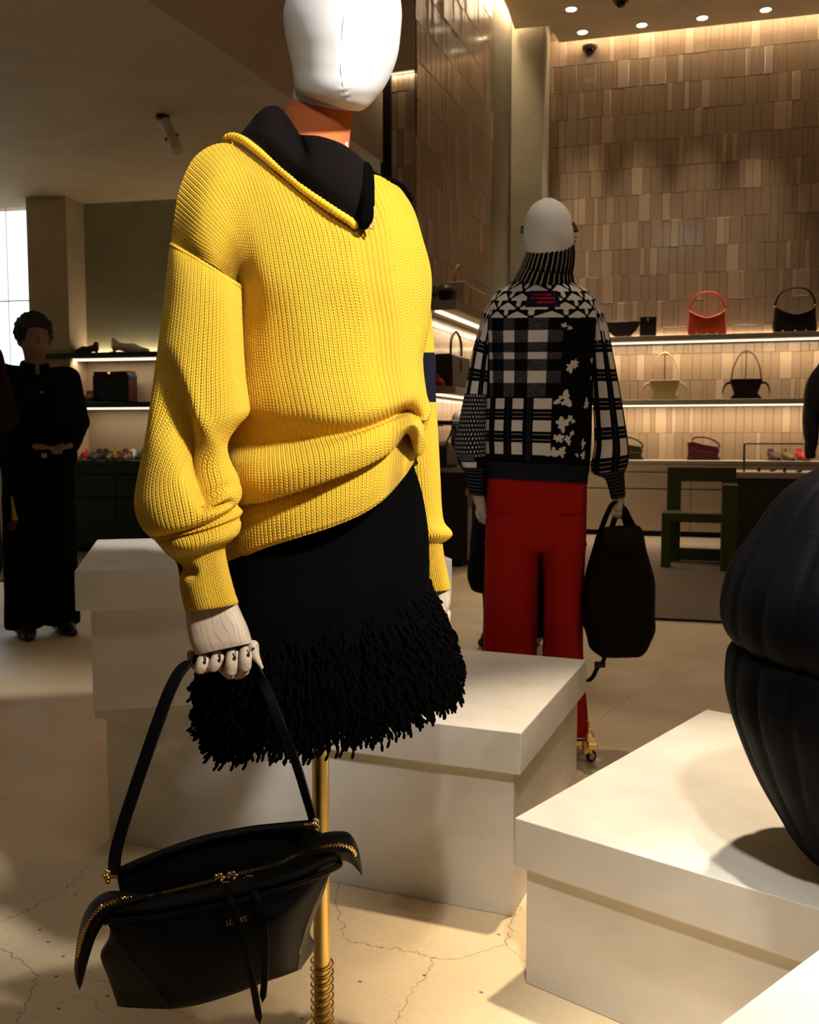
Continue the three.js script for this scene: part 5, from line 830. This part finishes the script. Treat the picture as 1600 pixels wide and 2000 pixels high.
  loft('trouser_leg', [[949, 1000, 1062, 1005, 0, .116, 4], [948, 1060, 1056, 1062, 0, .109, 3], [947, 1130, 1051, 1130, 0, .095, 2], [946, 1210, 1048, 1212, 0, .095, 2], [944, 1300, 1046, 1302, 0, .1, 2], [942, 1400, 1044, 1400, 0, .105, 3], [941, 1440, 1043, 1440, 0, .105, 3]], 72, 70, red, TR, 2.3, pleat);
  loft('trouser_leg', [[1034, 1002, 1146, 1005, 0, .116, 4], [1052, 1060, 1145, 1060, 0, .109, 3], [1062, 1130, 1140, 1130, 0, .095, 2], [1063, 1210, 1137, 1210, 0, .095, 2], [1062, 1300, 1138, 1298, 0, .1, 2], [1060, 1400, 1146, 1394, 0, .105, 3], [1060, 1442, 1149, 1438, 0, .105, 3]], 72, 70, red, TR, 2.3, pleat);
  // stand on castors
  const ST = new THREE.Group(); ST.name = 'stand'; T.add(ST);
  wmesh('post', [1000, 1105].map((x) => { const p = at(x, 1300, D); return new THREE.CylinderGeometry(0.012, 0.012, 0.62, 20).translate(p.x, 0.39, p.z); }), M.brass, ST);
  const c0 = at(1050, 1480, D); wmesh('cross_bar', [box(0.36, 0.02, 0.03, c0.x - 0.002, 0.085, -D, 0.004), box(0.03, 0.02, 0.3, c0.x - 0.14, 0.085, -D, 0.004), box(0.03, 0.02, 0.3, c0.x + 0.15, 0.085, -D, 0.004)], M.brass, ST);
  for (const [x, z] of [[1155, .04], [950, .12], [1150, -.16], [952, -.14]]) {
    const p = at(x, 1480, D - z), b = wmesh('castor', [new THREE.TorusGeometry(0.0145, 0.0055, 12, 32).rotateY(0.5).translate(p.x, 0.02, p.z)], std(0x0a0a0a, 0.5), ST);
    wmesh('hub', new THREE.CylinderGeometry(0.0105, 0.0105, 0.01, 20).rotateX(Math.PI / 2).rotateY(0.5).translate(p.x, 0.02, p.z), M.steel, b);
    wmesh('bracket', [new THREE.CylinderGeometry(0.017, 0.017, 0.034, 24).translate(p.x - 0.014, 0.058, p.z - 0.004), box(0.03, 0.02, 0.026, p.x - 0.012, 0.036, p.z - 0.004, 0.004), box(0.05, 0.022, 0.02, p.x - 0.04, 0.06, p.z - 0.01, 0.004)], M.brass, b);
  }
  // backpack hanging from its hand
  const K = thing('backpack', 'dark brown backpack hanging from the hand of the mannequin in red trousers', 'backpack', V(at(1210, 1283, D).x, at(1210, 1283, D).y, -D + 0.02));
  const bm = phys(new THREE.Color(0.0065, 0.003, 0.0012), 0.8, { specularIntensity: 0.2, bumpMap: leatherTex, bumpScale: 0.0006 });
  loft('bag_body', [[1180, 1032, 1245, 1026, .02, .05, 2], [1165, 1048, 1256, 1040, .02, .065, 3], [1152, 1090, 1264, 1080, .02, .075, 3], [1143, 1140, 1276, 1125, .02, .082, 2], [1138, 1190, 1281, 1185, .02, .086, 2], [1142, 1232, 1279, 1230, .02, .086, 2], [1155, 1266, 1266, 1262, .02, .08, 3], [1172, 1281, 1254, 1280, .02, .06, 3], [1195, 1284, 1238, 1284, .02, .02, 1]], 64, 56, bm, K, 2.7, (s, t) => 0.004 * n3(s * 6, t * 5, 3));
  wmesh('flap', sculpt(gridFn([[[1182, 1030, .07], [1212, 1034, .085], [1246, 1026, .07]], [[1180, 1052, .095], [1212, 1056, .106], [1248, 1046, .094]], [[1186, 1072, .105], [1214, 1078, .115], [1246, 1068, .104]]]), 24, 16, { D }), bm, K);
  for (const l of [[[1168, 1052, .05], [1176, 1030, .045], [1186, 1004, .035], [1197, 984, .024], [1208, 978, .02], [1215, 990, .02], [1222, 1020, .03], [1230, 1040, .04]], [[1192, 1040, .0], [1202, 1010, .008], [1210, 990, .012], [1218, 992, .01], [1230, 1014, .006], [1242, 1036, 0]]]) wmesh('handle', ribbon(wps(l, D), V(0.7, 0.2, 0.6), 0.018, 0.006, 40), bm, K);
  wmesh('strap', ribbon(wps([[1164, 1062, -.03], [1150, 1110, -.045], [1138, 1160, -.04], [1124, 1210, -.03], [1113, 1262, -.03], [1112, 1300, -.03], [1130, 1325, -.02], [1147, 1330, 0], [1158, 1322, .01], [1166, 1306, .02], [1178, 1292, .03], [1182, 1280, .03]], D), V(1, 0.1, 0.3), 0.013, 0.005, 80), bm, K);
  wmesh('buckle', (() => { const p = wpt([1172, 1298, .026], D); return box(0.035, 0.02, 0.01, p.x, p.y, p.z, 0.003); })(), std(0x0a0a0a, 0.4), K);
}
// ---------------------------------------------------------------- puffed quilted navy garment on the right plinth
{
  const d = 1.5, c = at(1730, 1400, d), P = thing('puffed_garment', 'navy quilted garment swelling in two balloon-like bulges over the white plinth', 'garment', V(c.x, 0.325, -d));
  const navy = phys(new THREE.Color(0.0016, 0.0018, 0.0042), 0.6, { bumpMap: grainTex, bumpScale: 0.0006, specularIntensity: 0.14 });
  const lobe = (name, prof, n, ph) => {
    const cv = new THREE.CatmullRomCurve3(prof.map(([r, y]) => V(r, y - 0.325, 0)), false, 'centripetal'), pts = cv.getSpacedPoints(70).map((p) => new THREE.Vector2(Math.max(0.0005, p.x), p.y));
    const g = new THREE.LatheGeometry(pts, n * 10), p = g.attributes.position;
    for (let i = 0; i < p.count; i++) { const x = p.getX(i), y = p.getY(i), z = p.getZ(i), a = Math.atan2(z, x), r = Math.hypot(x, z), w = Math.abs(Math.sin((a * n) / 2 + ph + 1.2 * y)), k = 1 - 0.03 * Math.pow(1 - w, 2.2) * smooth(0, 0.1, r) + 0.012 * n3(x * 7, y * 7, z * 7), t = 0.1 * x; p.setXYZ(i, x * k, y - (name === 'upper_bulge' ? 0.14 * x * smooth(0, 0.35, y) : 0.06 * x), z * k); }
    g.computeVertexNormals(); const m = mesh(name, g, navy, P); return m;
  };
  lobe('upper_bulge', [[0.1, 0.645], [0.2, 0.652], [0.24, 0.668], [0.255, 0.695], [0.258, 0.727], [0.247, 0.78], [0.212, 0.855], [0.162, 0.93], [0.1, 0.98], [0.05, 1.0], [0.0005, 1.005]], 24, 0.4);
  lobe('lower_bulge', [[0.0005, 0.334], [0.1, 0.335], [0.125, 0.35], [0.165, 0.41], [0.21, 0.49], [0.242, 0.57], [0.251, 0.63], [0.24, 0.675], [0.19, 0.69], [0.1, 0.69]], 24, 0);
}
// ---------------------------------------------------------------- people
function person(o) {
  const T = thing('person', o.label, 'person', o.pos, o.turn), k = o.height / 1.72; T.scale.setScalar(k); T.updateMatrixWorld(true);
  const skin = std(new THREE.Color(0.32, 0.17, 0.1), 0.6), A = o.arms;
  const limbs = []; // fingers curl from each palm
  const hands = A.map(([s, e, w, h]) => { const d = [h[0] - w[0], h[1] - w[1], h[2] - w[2]], l = Math.hypot(...d), u = d.map((x) => x / l), side = [u[2], 0, -u[0]].map((x) => x / (Math.hypot(u[2], u[0]) || 1)); if (!isFinite(side[0]) || Math.hypot(...side) < 0.1) side.splice(0, 3, 0, 0, 1);
    const f = []; for (let i = 0; i < 4; i++) { const c = (i - 1.5) * 0.019, b = h.map((x, q) => x + side[q] * c), m = b.map((x, q) => x + u[q] * 0.04), t = m.map((x, q) => x + u[q] * 0.018 + (q === 1 ? -0.022 : 0)); f.push([b, m, t, i === 0 || i === 3 ? 0.0078 : 0.0085]); }
    const tb = w.map((x, q) => x + d[q] * 0.35 + side[q] * -0.03), tm = tb.map((x, q) => x + u[q] * 0.035 - side[q] * 0.018); return { w, h, f, th: [tb, tm, tm.map((x, q) => x + u[q] * 0.025)], side }; });
  const bodyF = (x, y, z) => {
    let d = y > 1.3 ? ellip(x, y, z, [0, 1.625, 0.005], [0.076, 0.1, 0.094]) : 0.3;
    if (y > 1.36) { d = smin(d, ellip(x, y, z, [0, 1.565, 0.03], [0.056, 0.06, 0.068]), 0.03); d = smin(d, capsule(x, y, z, [0, 1.63, 0.094], [0, 1.592, 0.112], 0.009, 0.014), 0.014); d = smin(d, capsule(x, y, z, [-0.02, 1.553, 0.092], [0.02, 1.553, 0.092], 0.008, 0.008), 0.01); for (const s of [-1, 1]) { d = smin(d, ellip(x, y, z, [s * 0.079, 1.605, -0.005], [0.011, 0.03, 0.018]), 0.008); d = smin(d, capsule(x, y, z, [s * 0.014, 1.648, 0.09], [s * 0.045, 1.65, 0.08], 0.008, 0.007), 0.012); } d = smin(d, capsule(x, y, z, [0, 1.4, -0.015], [0, 1.54, 0.0], 0.056, 0.05), 0.03); }
    if (y > 0.8) d = smin(d, Math.min(capsule(x, y, z, [-0.08, 1.3, 0], [0.08, 1.3, 0], 0.08, 0.08), capsule(x, y, z, [-0.05, 1.0, 0], [0.05, 1.0, 0], 0.075, 0.075), capsule(x, y, z, [0, 1.0, 0], [0, 1.3, 0], 0.075, 0.085)), 0.03);
    for (let i = 0; i < A.length; i++) { const [s, e, w, h] = A[i]; if (y < Math.min(e[1], w[1], h[1]) - 0.14) continue; d = smin(d, capsule(x, y, z, s, e, 0.048, 0.038), 0.03); d = smin(d, capsule(x, y, z, e, w, 0.038, 0.026), 0.012); const H = hands[i]; if (Math.hypot(x - h[0], y - h[1], z - h[2]) < 0.16) { const sd = H.side; d = smin(d, Math.min(capsule(x, y, z, w.map((v, q) => v + sd[q] * 0.012), h.map((v, q) => v + sd[q] * 0.026), 0.018, 0.014), capsule(x, y, z, w.map((v, q) => v - sd[q] * 0.012), h.map((v, q) => v - sd[q] * 0.026), 0.018, 0.014)), 0.014); for (const [a, b, c, r] of H.f) d = smin(d, Math.min(capsule(x, y, z, a, b, r, r), capsule(x, y, z, b, c, r, r * 0.85)), 0.004); d = smin(d, Math.min(capsule(x, y, z, H.th[0], H.th[1], 0.011, 0.0095), capsule(x, y, z, H.th[1], H.th[2], 0.0095, 0.008)), 0.005); } }
    if (y < 1.1) for (const s of [-1, 1]) { d = smin(d, capsule(x, y, z, [s * 0.085, 0.95, 0], [s * 0.09, 0.5, 0.01], 0.085, 0.055), 0.03); d = smin(d, capsule(x, y, z, [s * 0.09, 0.5, 0.01], [s * 0.095, 0.08, -0.01], 0.054, 0.036), 0.02); }
    return d;
  };
  const lo = [-0.32, 0.02, -0.17], hi = [0.32, 1.75, 0.3];
  const body = mesh('body', surfaceNets(bodyF, lo, hi, o.cell ?? 0.0075), skin, T);
  const eye = []; for (const s of [-1, 1]) eye.push(new THREE.SphereGeometry(0.0115, 12, 10).translate(s * 0.031, 1.627, 0.0785)); mesh('eyes', eye, std(0x120c08, 0.3), body);
  const topF = (x, y, z) => {
    let d = smin(capsule(x, y, z, [-0.1, 1.31, -0.005], [0.1, 1.31, -0.005], 0.118, 0.118), capsule(x, y, z, [-0.07, o.topEnd + 0.1, 0], [0.07, o.topEnd + 0.1, 0], o.topW, o.topW), 0.2);
    d = smin(d, Math.min(capsule(x, y, z, [-0.075, o.topEnd + 0.1, 0], [-0.09, 1.3, 0], o.topW, 0.115), capsule(x, y, z, [0.075, o.topEnd + 0.1, 0], [0.09, 1.3, 0], o.topW, 0.115)), 0.04);
    d = smin(d, capsule(x, y, z, [-0.15, 1.4, -0.01], [0.15, 1.4, -0.01], 0.06, 0.06), 0.05);
    for (const [s, e, w] of A) { d = smin(d, capsule(x, y, z, s, e, 0.07, 0.06), 0.035); d = smin(d, capsule(x, y, z, e, w, 0.06, 0.046), 0.02); }
    d += 0.004 * n3(x * 11, y * 7, z * 11);
    return Math.max(d, o.topEnd - y, capsule(x, y, z, [0, 1.3, 0], [0, 1.6, 0], 0.06, 0.06) * -1 - (y < 1.42 ? 1 : 0));
  };
  mesh(o.topName, surfaceNets(topF, [-0.42, o.topEnd - 0.03, -0.24], [0.42, 1.52, 0.34], 0.011), o.topMat, T);
  mesh('collar', (() => { const g = new THREE.TorusGeometry(0.064, 0.013, 10, 32, Math.PI * 1.86).rotateZ(Math.PI / 2 + 0.22 + Math.PI).rotateX(-Math.PI / 2 + 0.15); return g.scale(1, 1.7, 1).translate(0, 1.465, -0.005); })(), o.topMat, T);
  const legF = (x, y, z) => { let d = smin(capsule(x, y, z, [-0.07, 0.95, 0], [0.07, 0.95, 0], 0.115, 0.115), 1e3, 0.01); for (const s of [-1, 1]) { d = smin(d, capsule(x, y, z, [s * 0.085, 0.9, 0], [s * 0.095, 0.48, 0.005], 0.105, 0.098), 0.02); d = smin(d, capsule(x, y, z, [s * 0.095, 0.48, 0.005], [s * 0.1, 0.07, 0], 0.098, o.legW), 0.02); } return Math.max(d + 0.004 * n3(x * 9, y * 4, z * 9), 0.045 - y, y - 1.04); };
  mesh('trousers', surfaceNets(legF, [-0.26, 0.02, -0.2], [0.26, 1.07, 0.2], 0.011), o.legMat, T);
  const shoes = (x, y, z) => { let d = 1; for (const s of [-1, 1]) d = Math.min(d, smin(capsule(x, y, z, [s * 0.1, 0.045, -0.05], [s * 0.105, 0.04, 0.08], 0.046, 0.044), capsule(x, y, z, [s * 0.105, 0.03, 0.08], [s * 0.115, 0.022, 0.16], 0.042, 0.026), 0.03)); return Math.max(d, 0.001 - y); };
  mesh('shoes', surfaceNets(shoes, [-0.22, -0.01, -0.13], [0.22, 0.12, 0.22], 0.009), std(0x070605, 0.35), T);
  const hairF = (x, y, z) => {
    let d = ellip(x, y, z, [0, 1.648, -0.012], [0.096, 0.108, 0.112]) + 0.008 * n3(x * 30, y * 22, z * 30) + 0.004 * n3(x * 70, y * 40, z * 70);
    d = Math.max(d, -ellip(x, y, z, [0, 1.585, 0.115], [0.083, 0.085, 0.085]), -ellip(x, y, z, [0, 1.5, 0.03], [0.12, 0.09, 0.07]));
    d = smin(d, capsule(x, y, z, [-0.06, 1.69, 0.07], [0.05, 1.685, 0.085], 0.026, 0.022) + 0.006 * n3(x * 60, y * 60, z * 60), 0.015);
    return Math.max(d, (o.hairLow ?? 1.55) - y);
  };
  const hm = std(new THREE.Color(0.006, 0.005, 0.004), 0.55), hair = mesh('hair', surfaceNets(hairF, [-0.13, 1.44, -0.16], [0.13, 1.79, 0.14], 0.006), hm, T);
  if (o.tail) wmesh('ponytail', [0, 1, 2, 3].map((i) => tubeAt(o.tail.map((p, j) => p.clone().add(V(Math.sin(i * 2.1 + j) * 0.014, 0, Math.cos(i * 1.7 + j) * 0.014))), (u) => 0.05 * (0.55 + 0.7 * Math.sin(Math.PI * Math.min(1, 0.15 + u * 0.8))) * (1 - 0.35 * u), 40, 10)), hm, hair);
  return T;
}
const cloth = (r, g, b) => phys(new THREE.Color(r, g, b), 0.92, { bumpMap: clothTex, bumpScale: 0.0006, specularIntensity: 0.25 });
const P1 = person({ label: 'person in black shirt and wide black trousers standing by the bright window, hands clasped', pos: V(-1.94, 0, -4.95), turn: 0.62, height: 1.65, topName: 'shirt', topEnd: 0.88, topW: 0.125, topMat: cloth(0.004, 0.004, 0.004), legMat: cloth(0.003, 0.003, 0.003), legW: 0.1, cell: 0.007,
  arms: [[[0.175, 1.4, -0.01], [0.225, 1.17, -0.02], [0.14, 1.045, 0.15], [0.085, 1.03, 0.185]], [[-0.175, 1.4, -0.01], [-0.22, 1.14, 0.0], [-0.08, 1.035, 0.17], [-0.02, 1.03, 0.2]]] });
mesh('button', new THREE.SphereGeometry(0.006, 10, 8).translate(0.0, 1.32, 0.118), std(0xcfc6b8, 0.4), P1); mesh('belt_buckle', box(0.03, 0.025, 0.008, 0.0, 0.985, 0.128, 0.002), M.steel, P1);
person({ label: 'person in a dark reddish brown long coat, cut off by the left edge', pos: V(-2.0, 0, -4.05), turn: 0.3, height: 1.7, topName: 'coat', topEnd: 0.42, topW: 0.155, topMat: cloth(0.02, 0.006, 0.004), legMat: cloth(0.018, 0.005, 0.004), legW: 0.1, cell: 0.01,
  arms: [[[0.19, 1.4, -0.01], [0.255, 1.14, 0.02], [0.16, 1.07, 0.17], [0.13, 1.1, 0.21]], [[-0.19, 1.4, -0.01], [-0.24, 1.12, 0], [-0.24, 0.88, 0.04], [-0.24, 0.8, 0.06]]] });
person({ label: 'person in black behind the mannequin in red trousers, only leg and shoe showing', pos: V(0.53, 0, -4.72), turn: -0.5, height: 1.62, topName: 'coat', topEnd: 0.28, topW: 0.18, topMat: cloth(0.004, 0.004, 0.004), legMat: cloth(0.003, 0.003, 0.003), legW: 0.07, cell: 0.011,
  arms: [[[0.18, 1.4, -0.01], [0.21, 1.12, 0], [0.21, 0.88, 0.04], [0.21, 0.8, 0.06]], [[-0.18, 1.4, -0.01], [-0.21, 1.12, 0], [-0.21, 0.88, 0.04], [-0.21, 0.8, 0.06]]] });
{
  const d = 6.6, b = at(1668, 900, d), w = (px, py, z = 0) => at(px, py, d - z);
  person({ label: 'person with a long black ponytail, cut off by the right edge of the picture', pos: V(b.x, 0.012, -d), turn: 1.2, height: 1.66, topName: 'shirt', topEnd: 0.9, topW: 0.12, topMat: cloth(0.05, 0.045, 0.022), legMat: cloth(0.006, 0.006, 0.006), legW: 0.08, cell: 0.011, hairLow: 1.5,
    arms: [[[0.18, 1.4, -0.01], [0.21, 1.14, 0.04], [0.14, 1.0, 0.2], [0.12, 1.0, 0.25]], [[-0.18, 1.4, -0.01], [-0.2, 1.14, 0.04], [-0.12, 1.0, 0.2], [-0.1, 1.0, 0.25]]],
    tail: [w(1640, 690), w(1618, 715), w(1600, 742), w(1589, 775), w(1586, 810), w(1585, 845), w(1584, 872), w(1583, 890)] });
}
{ // yellow and purple tassel by the first person's knee
  const t = thing('tassel', 'yellow and purple tassel hanging beside the black-clad person at the window', 'tassel', at(27, 1028, 4.6)), q = (x, y) => at(x, y, 4.6).sub(t.position);
  mesh('cord', tubeAt([q(23, 970), q(25, 985), q(28, 1006)], (u) => 0.003 + 0.008 * u, 16, 8), fm(0.5, 0.36, 0.03), t); mesh('knot', new THREE.SphereGeometry(0.014, 14, 10).translate(...q(29, 1012).toArray()), fm(0.5, 0.36, 0.03), t);
  mesh('skirt', tubeAt([q(28, 1014), q(26, 1021), q(23, 1030)], (u) => 0.01 + 0.007 * u, 10, 10), fm(0.1, 0.03, 0.06), t);
}
renderer.render(scene, camera);
